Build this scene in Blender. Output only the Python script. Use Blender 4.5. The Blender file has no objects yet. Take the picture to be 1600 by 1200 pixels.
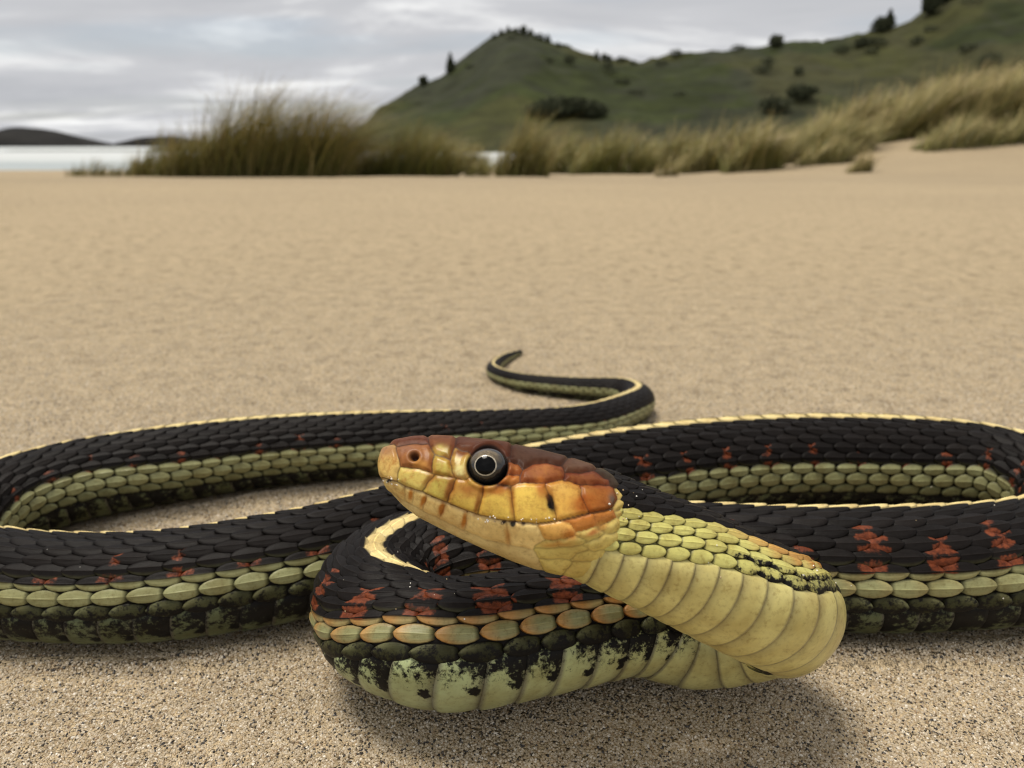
import bpy, math, random
import numpy as np
from mathutils import Vector
random.seed(7)
RNG = np.random.default_rng(7)
SC = bpy.context.scene
COL = SC.collection

# ------------------------------------------------------------------ camera
F = 1150.0                                   # focal length in photo pixels (1600 wide)
H = 0.075                                    # lens height above the sand, metres
P = math.atan(372.0 / F)                     # downward pitch
cam_d = bpy.data.cameras.new('camera')
cam = bpy.data.objects.new('camera', cam_d); COL.objects.link(cam)
cam.location = (0, 0, H)
cam.rotation_euler = (math.pi / 2 - P, 0, 0)
cam_d.sensor_width = 36.0
cam_d.lens = 36.0 * F / 1600.0
cam_d.clip_start = 0.004
cam_d.clip_end = 20000
cam_d.dof.use_dof = True
cam_d.dof.focus_distance = 0.091
cam_d.dof.aperture_fstop = 34.0
SC.camera = cam

# ------------------------------------------------------------------ world, sun, exposure
SUN_DIR = Vector((-0.24, 0.06, 0.96)).normalized()      # towards the sun
EL = math.asin(SUN_DIR.z); AZ = math.atan2(SUN_DIR.x, SUN_DIR.y)
world = bpy.data.worlds.new('World'); SC.world = world
world.use_nodes = True
wn = world.node_tree.nodes; wl = world.node_tree.links
wn.clear()
def N(tree, kind, **kw):
    n = tree.nodes.new(kind)
    for k, v in kw.items():
        if k == 'inp':
            for a, b in v.items(): n.inputs[a].default_value = b
        else: setattr(n, k, v)
    return n
T = world.node_tree
out = N(T, 'ShaderNodeOutputWorld')
sky = N(T, 'ShaderNodeTexSky', sky_type='NISHITA', sun_disc=False, sun_elevation=EL, sun_rotation=AZ, altitude=5, air_density=1.0, dust_density=1.5)
bg_sky = N(T, 'ShaderNodeBackground', inp={'Strength': 0.10})
wl.new(sky.outputs[0], bg_sky.inputs[0])
tc = N(T, 'ShaderNodeTexCoord')
sep = N(T, 'ShaderNodeSeparateXYZ'); wl.new(tc.outputs['Generated'], sep.inputs[0])
zz = N(T, 'ShaderNodeMath', operation='MAXIMUM', inp={1: 0.0}); wl.new(sep.outputs['Z'], zz.inputs[0])
zo = N(T, 'ShaderNodeMath', operation='ADD', inp={1: 0.10}); wl.new(zz.outputs[0], zo.inputs[0])
dx = N(T, 'ShaderNodeMath', operation='DIVIDE'); wl.new(sep.outputs['X'], dx.inputs[0]); wl.new(zo.outputs[0], dx.inputs[1])
dy = N(T, 'ShaderNodeMath', operation='DIVIDE'); wl.new(sep.outputs['Y'], dy.inputs[0]); wl.new(zo.outputs[0], dy.inputs[1])
cmb = N(T, 'ShaderNodeCombineXYZ'); wl.new(dx.outputs[0], cmb.inputs[0]); wl.new(dy.outputs[0], cmb.inputs[1])
mp = N(T, 'ShaderNodeMapping', inp={'Location': (1.7, 0.6, 0), 'Scale': (0.55, 0.9, 1)}); wl.new(cmb.outputs[0], mp.inputs[0])
n1 = N(T, 'ShaderNodeTexNoise', inp={'Scale': 1.0, 'Detail': 9.0, 'Roughness': 0.60, 'Distortion': 0.5}); wl.new(mp.outputs[0], n1.inputs[0])
mp2 = N(T, 'ShaderNodeMapping', inp={'Location': (-3.1, 2.2, 0), 'Scale': (0.42, 0.8, 1)}); wl.new(cmb.outputs[0], mp2.inputs[0])
n2 = N(T, 'ShaderNodeTexNoise', inp={'Scale': 1.0, 'Detail': 5.0, 'Roughness': 0.5}); wl.new(mp2.outputs[0], n2.inputs[0])
ramp = N(T, 'ShaderNodeValToRGB'); wl.new(n1.outputs[0], ramp.inputs[0])
e = ramp.color_ramp.elements
e[0].position = 0.30; e[0].color = (0.44, 0.45, 0.475, 1)
e[1].position = 0.66; e[1].color = (0.88, 0.88, 0.87, 1)
m_ = e.new(0.50); m_.color = (0.53, 0.535, 0.555, 1)
bg_cloud = N(T, 'ShaderNodeBackground', inp={'Strength': 1.0}); wl.new(ramp.outputs[0], bg_cloud.inputs[0])
cov = N(T, 'ShaderNodeMapRange', inp={'From Min': 0.36, 'From Max': 0.50, 'To Min': 0.68, 'To Max': 1.0}); wl.new(n2.outputs[0], cov.inputs[0])
mx = N(T, 'ShaderNodeMixShader'); wl.new(cov.outputs[0], mx.inputs[0]); wl.new(bg_sky.outputs[0], mx.inputs[1]); wl.new(bg_cloud.outputs[0], mx.inputs[2])
wl.new(mx.outputs[0], out.inputs[0])

sun_d = bpy.data.lights.new('sun', 'SUN'); sun_d.energy = 3.0; sun_d.angle = math.radians(22); sun_d.color = (1.0, 0.94, 0.84)
sun = bpy.data.objects.new('sun', sun_d); COL.objects.link(sun)
sun.rotation_euler = SUN_DIR.to_track_quat('Z', 'Y').to_euler()
SC.view_settings.view_transform = 'Standard'; SC.view_settings.look = 'None'
SC.view_settings.exposure = 0.2; SC.view_settings.gamma = 1.0
SC.render.engine = 'CYCLES'
SC.cycles.use_denoising = True
SC.cycles.max_bounces = 6
SC.cycles.filter_width = 1.15

# ------------------------------------------------------------------ helpers
FW = np.array([0, math.cos(P), -math.sin(P)]); UPV = np.array([0, math.sin(P), math.cos(P)]); RT = np.array([1.0, 0, 0])
C0 = np.array([0, 0, H])
def ray(px, py): return FW + (px - 800) / F * RT - (py - 600) / F * UPV
def at_depth(px, py, D): return C0 + D * ray(px, py)
def at_y(px, py, Y):
    d = ray(px, py); return C0 + d * (Y / d[1])
def alpha(py): return P + math.atan((py - 600) / F)
def y_bottom(py, R, zc):                    # distance of a horizontal strand from the ray that grazes its underside
    a = alpha(py); return (R + (H - zc) * math.cos(a)) / math.sin(a)
def y_top(py, R, zc):
    a = alpha(py); return ((H - zc) * math.cos(a) - R) / math.sin(a)
def sm(x): x = np.clip(x, 0, 1); return x * x * (3 - 2 * x)

def hash2(ix, iy, seed):
    n = (ix.astype(np.int64) * 374761393 + iy.astype(np.int64) * 668265263 + seed * 974634721) & 0x7fffffff
    n = ((n ^ (n >> 13)) * 1274126177) & 0x7fffffff
    return ((n ^ (n >> 16)) & 0xffffff) / float(0xffffff)
def vnoise(x, y, seed=0):
    x = np.asarray(x, float); y = np.asarray(y, float)
    ix = np.floor(x); iy = np.floor(y); fx = x - ix; fy = y - iy
    fx = fx * fx * (3 - 2 * fx); fy = fy * fy * (3 - 2 * fy)
    a = hash2(ix, iy, seed); b = hash2(ix + 1, iy, seed); c = hash2(ix, iy + 1, seed); d = hash2(ix + 1, iy + 1, seed)
    return (a * (1 - fx) + b * fx) * (1 - fy) + (c * (1 - fx) + d * fx) * fy
def fbm(x, y, seed=0, octv=4):
    v = 0; a = 0.5; t = 0
    for i in range(octv):
        v = v + a * vnoise(x * 2**i, y * 2**i, seed + i * 17); t += a; a *= 0.5
    return v / t

def mesh_obj(name, verts, quads, mat, parent=None, col=None, floats=None, smooth=True):
    verts = np.ascontiguousarray(verts, dtype=np.float32); quads = np.ascontiguousarray(quads, dtype=np.int32)
    me = bpy.data.meshes.new(name)
    k = quads.shape[1]
    me.vertices.add(len(verts)); me.vertices.foreach_set('co', verts.ravel())
    me.loops.add(quads.size); me.loops.foreach_set('vertex_index', quads.ravel())
    me.polygons.add(len(quads)); me.polygons.foreach_set('loop_start', np.arange(0, quads.size, k, dtype=np.int32))
    me.update(calc_edges=True)
    me.polygons.foreach_set('use_smooth', np.full(len(quads), smooth))
    if col is not None:
        a = me.color_attributes.new('Col', 'FLOAT_COLOR', 'POINT')
        c4 = np.ones((len(verts), 4), np.float32); c4[:, :3] = col
        a.data.foreach_set('color', c4.ravel())
    for kk, vv in (floats or {}).items():
        a = me.attributes.new(kk, 'FLOAT', 'POINT'); a.data.foreach_set('value', np.ascontiguousarray(vv, dtype=np.float32))
    me.materials.append(mat)
    me.validate()
    o = bpy.data.objects.new(name, me); COL.objects.link(o)
    if parent is not None: o.parent = parent
    return o
def grid_quads(nu, nv, wrap_v=False, off=0):
    i = np.arange(nu - 1)[:, None]; j = np.arange(nv if wrap_v else nv - 1)[None, :]
    j2 = (j + 1) % nv
    q = np.stack([i * nv + j, (i + 1) * nv + j, (i + 1) * nv + j2, i * nv + j2], -1).reshape(-1, 4)
    return q + off
def tag(o, label=None, cat=None, group=None, kind=None):
    if label: o['label'] = label
    if cat: o['category'] = cat
    if group: o['group'] = group
    if kind: o['kind'] = kind
    return o
def material(name):
    m = bpy.data.materials.new(name); m.use_nodes = True
    t = m.node_tree; b = t.nodes['Principled BSDF']
    return m, t, b
def link(t, a, b): t.links.new(a, b)
def mixc(t, fac, a, b, blend='MIX'):
    n = t.nodes.new('ShaderNodeMix'); n.data_type = 'RGBA'; n.blend_type = blend
    for s, v in ((n.inputs[0], fac), (n.inputs[6], a), (n.inputs[7], b)):
        if hasattr(v, 'links'): t.links.new(v, s)
        else: s.default_value = v
    return n.outputs[2]
def rampn(t, src, stops):
    r = t.nodes.new('ShaderNodeValToRGB'); t.links.new(src, r.inputs[0])
    el = r.color_ramp.elements
    while len(el) < len(stops): el.new(0.5)
    for q, (p_, c) in zip(el, stops): q.position = p_; q.color = (*c, 1)
    return r.outputs[0]

# ------------------------------------------------------------------ materials
def mat_sand():
    m, t, b = material('sand')
    geo = N(t, 'ShaderNodeNewGeometry')
    pos = geo.outputs['Position']
    v = N(t, 'ShaderNodeTexVoronoi', inp={'Scale': 2100.0}); link(t, pos, v.inputs['Vector'])
    c1 = rampn(t, v.outputs['Color'], [(0.0, (0.10, 0.08, 0.06)), (0.11, (0.22, 0.165, 0.11)), (0.20, (0.47, 0.37, 0.235)), (0.7, (0.56, 0.445, 0.285)), (1.0, (0.70, 0.60, 0.43))])
    nz = N(t, 'ShaderNodeTexNoise', inp={'Scale': 110.0, 'Detail': 6.0, 'Roughness': 0.75}); link(t, pos, nz.inputs['Vector'])
    c2 = rampn(t, nz.outputs[0], [(0.34, (0.60, 0.57, 0.53)), (0.46, (0.93, 0.92, 0.91)), (0.64, (1.14, 1.12, 1.09))])
    c3 = mixc(t, 1.0, c1, c2, 'MULTIPLY')
    nb = N(t, 'ShaderNodeTexNoise', inp={'Scale': 1.1, 'Detail': 3.0}); link(t, pos, nb.inputs['Vector'])
    c4 = rampn(t, nb.outputs[0], [(0.3, (0.93, 0.92, 0.90)), (0.7, (1.04, 1.03, 1.0))])
    c5 = mixc(t, 1.0, c3, c4, 'MULTIPLY')
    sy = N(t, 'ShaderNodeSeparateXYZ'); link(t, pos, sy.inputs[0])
    far_shade = N(t, 'ShaderNodeMapRange', inp={'From Min': 0.7, 'From Max': 4.0, 'To Min': 0.0, 'To Max': 1.0}); link(t, sy.outputs['Y'], far_shade.inputs[0])  # shade of unmodelled grain gaps painted into the colour, growing with distance
    c5 = mixc(t, far_shade.outputs[0], c5, mixc(t, 1.0, c5, (0.70, 0.70, 0.70, 1), 'MULTIPLY'))
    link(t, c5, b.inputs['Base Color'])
    b.inputs['Roughness'].default_value = 0.85
    b.inputs['Specular IOR Level'].default_value = 0.25
    b1 = N(t, 'ShaderNodeBump', inp={'Strength': 0.8, 'Distance': 0.0009}); link(t, v.outputs['Distance'], b1.inputs['Height']); b1.invert = True
    n3 = N(t, 'ShaderNodeTexNoise', inp={'Scale': 190.0, 'Detail': 5.0, 'Roughness': 0.6}); link(t, pos, n3.inputs['Vector'])
    b2 = N(t, 'ShaderNodeBump', inp={'Strength': 0.8, 'Distance': 0.0045}); link(t, n3.outputs[0], b2.inputs['Height']); link(t, b1.outputs[0], b2.inputs['Normal'])
    link(t, b2.outputs[0], b.inputs['Normal'])
    return m
def mat_grain():
    m, t, b = material('sand_grain')
    oi = N(t, 'ShaderNodeObjectInfo')
    c = rampn(t, oi.outputs['Random'], [(0.0, (0.03, 0.027, 0.024)), (0.10, (0.05, 0.042, 0.036)), (0.115, (0.25, 0.165, 0.09)), (0.20, (0.38, 0.28, 0.16)), (0.26, (0.40, 0.325, 0.22)), (0.8, (0.48, 0.395, 0.28)), (0.92, (0.57, 0.49, 0.37)), (1.0, (0.70, 0.64, 0.54))])
    link(t, c, b.inputs['Base Color'])
    b.inputs['Roughness'].default_value = 0.33
    b.inputs['Subsurface Weight'].default_value = 0.0
    return m
def mat_snake():
    m, t, b = material('snake_skin')
    at = N(t, 'ShaderNodeAttribute', attribute_name='Col')
    mo = N(t, 'ShaderNodeAttribute', attribute_name='mottle')
    geo = N(t, 'ShaderNodeNewGeometry'); pos = geo.outputs['Position']
    nz = N(t, 'ShaderNodeTexNoise', inp={'Scale': 800.0, 'Detail': 7.0, 'Roughness': 0.76}); link(t, pos, nz.inputs['Vector'])
    s = N(t, 'ShaderNodeMath', operation='ADD'); link(t, nz.outputs[0], s.inputs[0]); link(t, mo.outputs['Fac'], s.inputs[1])
    mr = N(t, 'ShaderNodeMapRange', inp={'From Min': 1.02, 'From Max': 1.12}); link(t, s.outputs[0], mr.inputs[0])
    rd = N(t, 'ShaderNodeAttribute', attribute_name='redf')
    nr = N(t, 'ShaderNodeTexNoise', inp={'Scale': 1300.0, 'Detail': 5.0, 'Roughness': 0.7}); link(t, pos, nr.inputs['Vector'])
    ra = N(t, 'ShaderNodeMath', operation='MULTIPLY_ADD', inp={1: 0.9, 2: -0.45}); link(t, nr.outputs[0], ra.inputs[0])
    rb = N(t, 'ShaderNodeMath', operation='ADD'); link(t, ra.outputs[0], rb.inputs[0]); link(t, rd.outputs['Fac'], rb.inputs[1])
    rm = N(t, 'ShaderNodeMapRange', inp={'From Min': 0.36, 'From Max': 0.60}); link(t, rb.outputs[0], rm.inputs[0])
    rcol = rampn(t, nr.outputs[0], [(0.3, (0.05, 0.014, 0.008)), (0.62, (0.175, 0.044, 0.016))])
    base = mixc(t, rm.outputs[0], at.outputs['Color'], rcol)
    blk = mixc(t, mr.outputs[0], base, (0.010, 0.0095, 0.009, 1))
    n2 = N(t, 'ShaderNodeTexNoise', inp={'Scale': 1500.0, 'Detail': 4.0, 'Roughness': 0.7}); link(t, pos, n2.inputs['Vector'])
    c2 = rampn(t, n2.outputs[0], [(0.28, (0.70, 0.64, 0.56)), (0.48, (1.0, 1.0, 1.0)), (0.75, (1.10, 1.09, 1.06))])
    n4 = N(t, 'ShaderNodeTexNoise', inp={'Scale': 260.0, 'Detail': 4.0}); link(t, pos, n4.inputs['Vector'])
    c4 = rampn(t, n4.outputs[0], [(0.33, (0.80, 0.74, 0.66)), (0.6, (1.05, 1.05, 1.05))])
    fr = N(t, 'ShaderNodeAttribute', attribute_name='freckle')
    n5 = N(t, 'ShaderNodeTexNoise', inp={'Scale': 900.0, 'Detail': 6.0, 'Roughness': 0.75}); link(t, pos, n5.inputs['Vector'])
    f5 = N(t, 'ShaderNodeMapRange', inp={'From Min': 0.47, 'From Max': 0.63, 'To Max': 0.85}); link(t, n5.outputs[0], f5.inputs[0])
    f6 = N(t, 'ShaderNodeMath', operation='MULTIPLY'); link(t, f5.outputs[0], f6.inputs[0]); link(t, fr.outputs['Fac'], f6.inputs[1])
    blk = mixc(t, f6.outputs[0], blk, (0.40, 0.17, 0.03, 1))
    c3 = mixc(t, 1.0, mixc(t, 1.0, blk, c2, 'MULTIPLY'), c4, 'MULTIPLY')
    sa = N(t, 'ShaderNodeAttribute', attribute_name='salong'); sr = N(t, 'ShaderNodeAttribute', attribute_name='sround')
    cx = N(t, 'ShaderNodeCombineXYZ'); m1 = N(t, 'ShaderNodeMath', operation='MULTIPLY', inp={1: 420.0}); m2 = N(t, 'ShaderNodeMath', operation='MULTIPLY', inp={1: 85.0})
    link(t, sa.outputs['Fac'], m1.inputs[0]); link(t, sr.outputs['Fac'], m2.inputs[0]); link(t, m1.outputs[0], cx.inputs[0]); link(t, m2.outputs[0], cx.inputs[1])
    ns = N(t, 'ShaderNodeTexNoise', inp={'Scale': 1.0, 'Detail': 4.0, 'Roughness': 0.65}); link(t, cx.outputs[0], ns.inputs['Vector'])
    c3 = mixc(t, 1.0, c3, rampn(t, ns.outputs[0], [(0.3, (0.84, 0.84, 0.84)), (0.5, (1.0, 1.0, 1.0)), (0.72, (1.18, 1.17, 1.15))]), 'MULTIPLY')
    link(t, c3, b.inputs['Base Color'])
    bw = N(t, 'ShaderNodeRGBToBW'); link(t, c3, bw.inputs[0])
    sp_ = N(t, 'ShaderNodeMapRange', inp={'From Min': 0.01, 'From Max': 0.30, 'To Min': 0.09, 'To Max': 0.38}); link(t, bw.outputs[0], sp_.inputs[0]); link(t, sp_.outputs[0], b.inputs['Specular IOR Level'])
    ro_ = N(t, 'ShaderNodeMapRange', inp={'From Min': 0.01, 'From Max': 0.20, 'To Min': 0.46, 'To Max': 0.35}); link(t, bw.outputs[0], ro_.inputs[0]); link(t, ro_.outputs[0], b.inputs['Roughness'])
    bp = N(t, 'ShaderNodeBump', inp={'Strength': 0.25, 'Distance': 0.0001}); link(t, n2.outputs[0], bp.inputs['Height'])
    bp2 = N(t, 'ShaderNodeBump', inp={'Strength': 0.22, 'Distance': 0.0002}); link(t, ns.outputs[0], bp2.inputs['Height']); link(t, bp.outputs[0], bp2.inputs['Normal'])
    link(t, bp2.outputs[0], b.inputs['Normal'])
    return m
def mat_vcol(name, rough=0.6, noise_scale=None, spec=0.3, trans=False):
    m, t, b = material(name)
    at = N(t, 'ShaderNodeAttribute', attribute_name='Col')
    c = at.outputs['Color']
    if noise_scale:
        geo = N(t, 'ShaderNodeNewGeometry')
        nz = N(t, 'ShaderNodeTexNoise', inp={'Scale': noise_scale, 'Detail': 6.0, 'Roughness': 0.65}); link(t, geo.outputs['Position'], nz.inputs['Vector'])
        c = mixc(t, 1.0, c, rampn(t, nz.outputs[0], [(0.3, (0.6, 0.6, 0.6)), (0.7, (1.35, 1.35, 1.3))]), 'MULTIPLY')
    link(t, c, b.inputs['Base Color'])
    b.inputs['Roughness'].default_value = rough
    b.inputs['Specular IOR Level'].default_value = spec
    return m
def mat_plain(name, colr, rough=0.5, spec=0.5, coat=0.0):
    m, t, b = material(name)
    geo = N(t, 'ShaderNodeNewGeometry')
    nz = N(t, 'ShaderNodeTexNoise', inp={'Scale': 900.0, 'Detail': 3.0}); link(t, geo.outputs['Position'], nz.inputs['Vector'])
    lo = tuple(x * 0.85 for x in colr); hi = tuple(min(1, x * 1.15) for x in colr)
    link(t, rampn(t, nz.outputs[0], [(0.3, lo), (0.7, hi)]), b.inputs['Base Color'])
    b.inputs['Roughness'].default_value = rough; b.inputs['Specular IOR Level'].default_value = spec
    b.inputs['Coat Weight'].default_value = coat; b.inputs['Coat Roughness'].default_value = 0.03
    return m
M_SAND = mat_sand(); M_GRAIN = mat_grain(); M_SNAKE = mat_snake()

# ------------------------------------------------------------------ ground
def ground_z(x, y):
    x = np.asarray(x, float); y = np.asarray(y, float)
    z = -0.0295 * (np.sqrt(np.maximum(y - 0.3, 0)**2 + 0.16) - 0.4) * (y > 0.3)
    z = z + 0.62 * sm((x - 0.9) / 5.0) * sm((y - 4.2) / 4.2)
    z = z + 0.12 * sm((x - 3.0) / 3.0) * sm((y - 6.6) / 2.5) * (0.6 + 0.8 * fbm(x * 0.6, y * 0.6, 5, 3))
    far = sm((np.hypot(x, y - 0.12) - 0.10) / 0.6)
    amp = 0.00035 + 0.0016 * far
    z = z + amp * (fbm(x * 75, y * 75, 1, 4) - 0.5) * 2 + (0.0003 + 0.004 * sm((y - 0.3) / 1.5)) * (fbm(x * 9, y * 9, 3, 3) - 0.5) * 2
    z = z + 0.06 * (fbm(x * 1.1 + 5, y * 1.1, 9, 3) - 0.5) * sm((y - 4.0) / 4.0)
    return z
a_ = 0.13
U = np.linspace(-math.asinh(70 / a_), math.asinh(70 / a_), 620); xs = a_ * np.sinh(U)
V = np.linspace(-math.asinh(2 / a_), math.asinh(75 / a_), 540); ys = 0.13 + a_ * np.sinh(V)
X, Y = np.meshgrid(xs, ys, indexing='ij')
Z = ground_z(X, Y)
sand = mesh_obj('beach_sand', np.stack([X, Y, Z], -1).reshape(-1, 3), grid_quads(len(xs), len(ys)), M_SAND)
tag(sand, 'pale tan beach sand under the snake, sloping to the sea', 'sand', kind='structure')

# sea
m, t, b = material('sea_foam')
geo = N(t, 'ShaderNodeNewGeometry')
mpn = N(t, 'ShaderNodeMapping', inp={'Scale': (0.006, 0.022, 1)}); link(t, geo.outputs['Position'], mpn.inputs[0])
nz = N(t, 'ShaderNodeTexNoise', inp={'Scale': 1.0, 'Detail': 6.0, 'Roughness': 0.6}); link(t, mpn.outputs[0], nz.inputs['Vector'])
link(t, rampn(t, nz.outputs[0], [(0.36, (0.30, 0.34, 0.34)), (0.5, (0.50, 0.52, 0.50)), (0.65, (0.60, 0.61, 0.60))]), b.inputs['Base Color'])
b.inputs['Roughness'].default_value = 0.45
nw = N(t, 'ShaderNodeTexNoise', inp={'Scale': 0.5, 'Detail': 5.0}); link(t, geo.outputs['Position'], nw.inputs['Vector'])
bp = N(t, 'ShaderNodeBump', inp={'Strength': 0.6, 'Distance': 0.5}); link(t, nw.outputs[0], bp.inputs['Height']); link(t, bp.outputs[0], b.inputs['Normal'])
xs2 = np.linspace(-6000, 6000, 60); ys2 = 45 + np.geomspace(1, 9000, 60)
X2, Y2 = np.meshgrid(xs2, ys2, indexing='ij')
sea = mesh_obj('sea', np.stack([X2, Y2, np.full_like(X2, -1.6)], -1).reshape(-1, 3), grid_quads(60, 60), m)
tag(sea, 'pale sea white with surf beyond the beach', 'sea', kind='structure')

# ------------------------------------------------------------------ hills
sil = np.array([(300, 232), (560, 215), (585, 188), (600, 162), (640, 140), (690, 120), (712, 104), (740, 80), (765, 62), (800, 47), (830, 52), (860, 64), (900, 80), (950, 94), (1000, 98), (1050, 86), (1130, 81), (1200, 70), (1300, 63), (1400, 40), (1450, 18), (1475, -5), (1600, -50), (1800, -90), (2200, -60), (2600, 20)], float)
HY = 380.0
rp = np.array([at_y(x, y, HY) for x, y in sil])
RX, RZ = rp[:, 0], np.maximum(rp[:, 2], -2)
xh = np.linspace(-170, 560, 330); yh = np.linspace(150, 520, 150)
Xh, Yh = np.meshgrid(xh, yh, indexing='ij')
def hill_z(x, y):
    r = np.interp(x * (0.35 + 0.65 * HY / np.minimum(y, HY)), RX, RZ, left=-4)
    front = 230 + 40 * (fbm(x / 70, x * 0, 31, 3) - 0.5)
    pr = np.where(y < HY, sm((y - front + 30) / (HY - front + 30)) * 0.35 + 0.65 * np.clip((y - front + 30) / (HY - front + 30), 0, 1), 1 - 0.9 * sm((y - HY) / 140))
    gully = (fbm(x / 28, y / 60, 41, 4) - 0.5) * 13 * np.clip((HY - y) / 60, 0, 1) * np.clip(pr, 0, 1)
    gully = gully + (fbm(x / 9, y / 9, 43, 4) - .5) * 5.5 * np.clip(pr, 0, 1)
    return np.maximum(r, -4) * pr + gully * (r > 2) - 3.0 * (1 - np.clip(pr * 3, 0, 1))
Zh = hill_z(Xh, Yh)
shade = fbm(Xh / 22, Yh / 22, 51, 5); pat = fbm(Xh / 45 + 9, Yh / 45, 61, 4)
ch = np.array([0.027, 0.033, 0.0105])[None, None] * (0.6 + 0.9 * shade[..., None])
brush = np.clip(sm((pat - 0.53) / 0.07) + .8 * sm((fbm(Xh / 9, Yh / 9, 63, 4) - .60) / .06), 0, 1)[..., None]
ch = ch * (1 - brush) + np.array([0.030, 0.033, 0.018]) * brush
tanp = sm((fbm(Xh / 60 + 3, Yh / 60, 71, 3) - 0.55) / 0.1)[..., None] * 0.5
ch = ch * (1 - tanp) + np.array([0.06, 0.056, 0.020]) * tanp
M_HILL = mat_vcol('hill_turf', 0.9, 0.12, 0.1)
hill = mesh_obj('hills', np.stack([Xh, Yh, Zh], -1).reshape(-1, 3), grid_quads(330, 150), M_HILL, col=ch.reshape(-1, 3))
tag(hill, 'steep green coastal hills rising behind the dunes', 'hill', kind='structure')
# low plain between the dunes and the hill foot
xg = np.linspace(-8, 420, 60); yg = np.linspace(60, 260, 40)
Xg, Yg = np.meshgrid(xg, yg, indexing='ij')
Zg = -1.9 + 1.6 * sm((Xg - Yg * 0.02) / 12) + 1.0 * fbm(Xg / 14, Yg / 14, 81, 3) * sm((Xg) / 15)
cg = np.array([0.055, 0.066, 0.022])[None, None] * (0.6 + 0.8 * fbm(Xg / 9, Yg / 9, 83, 3)[..., None])
plain = mesh_obj('coastal_meadow', np.stack([Xg, Yg, Zg], -1).reshape(-1, 3), grid_quads(60, 40), M_HILL, col=cg.reshape(-1, 3))
tag(plain, 'low green meadow between the dunes and the hills', 'meadow', kind='structure')

# islands far out at sea
M_ROCK = mat_vcol('dark_rock', 0.9, 0.03, 0.1)
def island(pts, Yd, name, label, depth):
    pp = np.array([at_y(x, y, Yd) for x, y in pts])
    xi = np.linspace(pp[0, 0], pp[-1, 0], 90); yi = np.linspace(Yd - depth, Yd + depth, 40)
    Xi, Yi = np.meshgrid(xi, yi, indexing='ij')
    r = np.interp(Xi, pp[:, 0], pp[:, 2])
    pr = np.clip(1 - ((Yi - Yd) / depth)**2, 0, 1)**0.6
    Zi = (r + 3) * pr * (0.9 + 0.2 * fbm(Xi / 60, Yi / 60, 91, 3)) - 4
    ci = np.array([0.017, 0.016, 0.015])[None, None] * (0.5 + fbm(Xi / 40, Yi / 40, 93, 4)[..., None])
    o = mesh_obj(name, np.stack([Xi, Yi, Zi], -1).reshape(-1, 3), grid_quads(90, 40), M_ROCK, col=ci.reshape(-1, 3))
    tag(o, label, 'island', kind='structure')
island([(-140, 229), (-60, 215), (-10, 214), (10, 205), (28, 199), (60, 201), (90, 209), (125, 219), (150, 229)], 1500.0, 'rocky_island', 'dark low rocky island on the horizon', 160)
island([(185, 229), (205, 220), (235, 213), (270, 212), (310, 218), (360, 229)], 1900.0, 'rocky_island', 'smaller dark island half hidden behind dune grass', 120)

# trees and bushes on the hills
M_LEAF = mat_vcol('dark_foliage', 0.8, None, 0.15); M_BARK = mat_plain('bark', (0.06, 0.045, 0.03), 0.9, 0.2)
def leafy_crown(n, rx, ry, rz, cz, leaf, conifer, rng):
    u = rng.normal(size=(n, 3)); u /= np.linalg.norm(u, axis=1)[:, None]
    u *= (0.35 + 0.65 * rng.random(n)**0.5)[:, None]
    lump = 0.75 + 0.5 * vnoise(np.arctan2(u[:, 1], u[:, 0]) * 1.6 + 20, u[:, 2] * 2.4 + 9, int(rng.integers(999)))
    u *= lump[:, None]
    if conifer: u[:, :2] *= np.clip(0.55 - 0.55 * u[:, 2:3], 0.08, 1.1)
    c = u * np.array([rx, ry, rz]) + np.array([0, 0, cz])
    d1 = rng.normal(size=(n, 3)); d1 /= np.linalg.norm(d1, axis=1)[:, None]
    d2 = np.cross(d1, rng.normal(size=(n, 3))); d2 /= np.linalg.norm(d2, axis=1)[:, None] + 1e-9
    s = leaf * (0.6 + 0.8 * rng.random(n))[:, None]
    v = np.stack([c - d1 * s, c + d2 * s * 0.6, c + d1 * s, c - d2 * s * 0.6], 1).reshape(-1, 3)
    col = np.array([0.060, 0.066, 0.036])[None] * (0.5 + 1.0 * rng.random(n))[:, None]
    return v, np.arange(4 * n).reshape(-1, 4), np.repeat(col, 4, 0)
def tube(pts, rad, seg=8):
    pts = np.asarray(pts, float); rad = np.asarray(rad, float); n = len(pts)
    tg = np.gradient(pts, axis=0); tg /= np.linalg.norm(tg, axis=1)[:, None]
    ref = np.array([0.3, 1, 0.1]); a = np.cross(tg, ref); a /= np.linalg.norm(a, axis=1)[:, None]; bb = np.cross(tg, a)
    th = np.linspace(0, 2 * np.pi, seg, endpoint=False)
    v = pts[:, None] + rad[:, None, None] * (np.cos(th)[None, :, None] * a[:, None] + np.sin(th)[None, :, None] * bb[:, None])
    return v.reshape(-1, 3), grid_quads(n, seg, True)
def hill_point(px, py):                      # where the sight line first meets the hill
    d = ray(px, py); ysl = np.linspace(160, HY + 2, 900)
    p = C0[None] + d[None] * (ysl / d[1])[:, None]
    hz = hill_z(p[:, 0], p[:, 1]); k = np.argmax(hz > p[:, 2]) if (hz > p[:, 2]).any() else -1
    q = p[k]; return np.array([q[0], q[1], float(hill_z(q[0:1], q[1:2])[0])])
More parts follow.
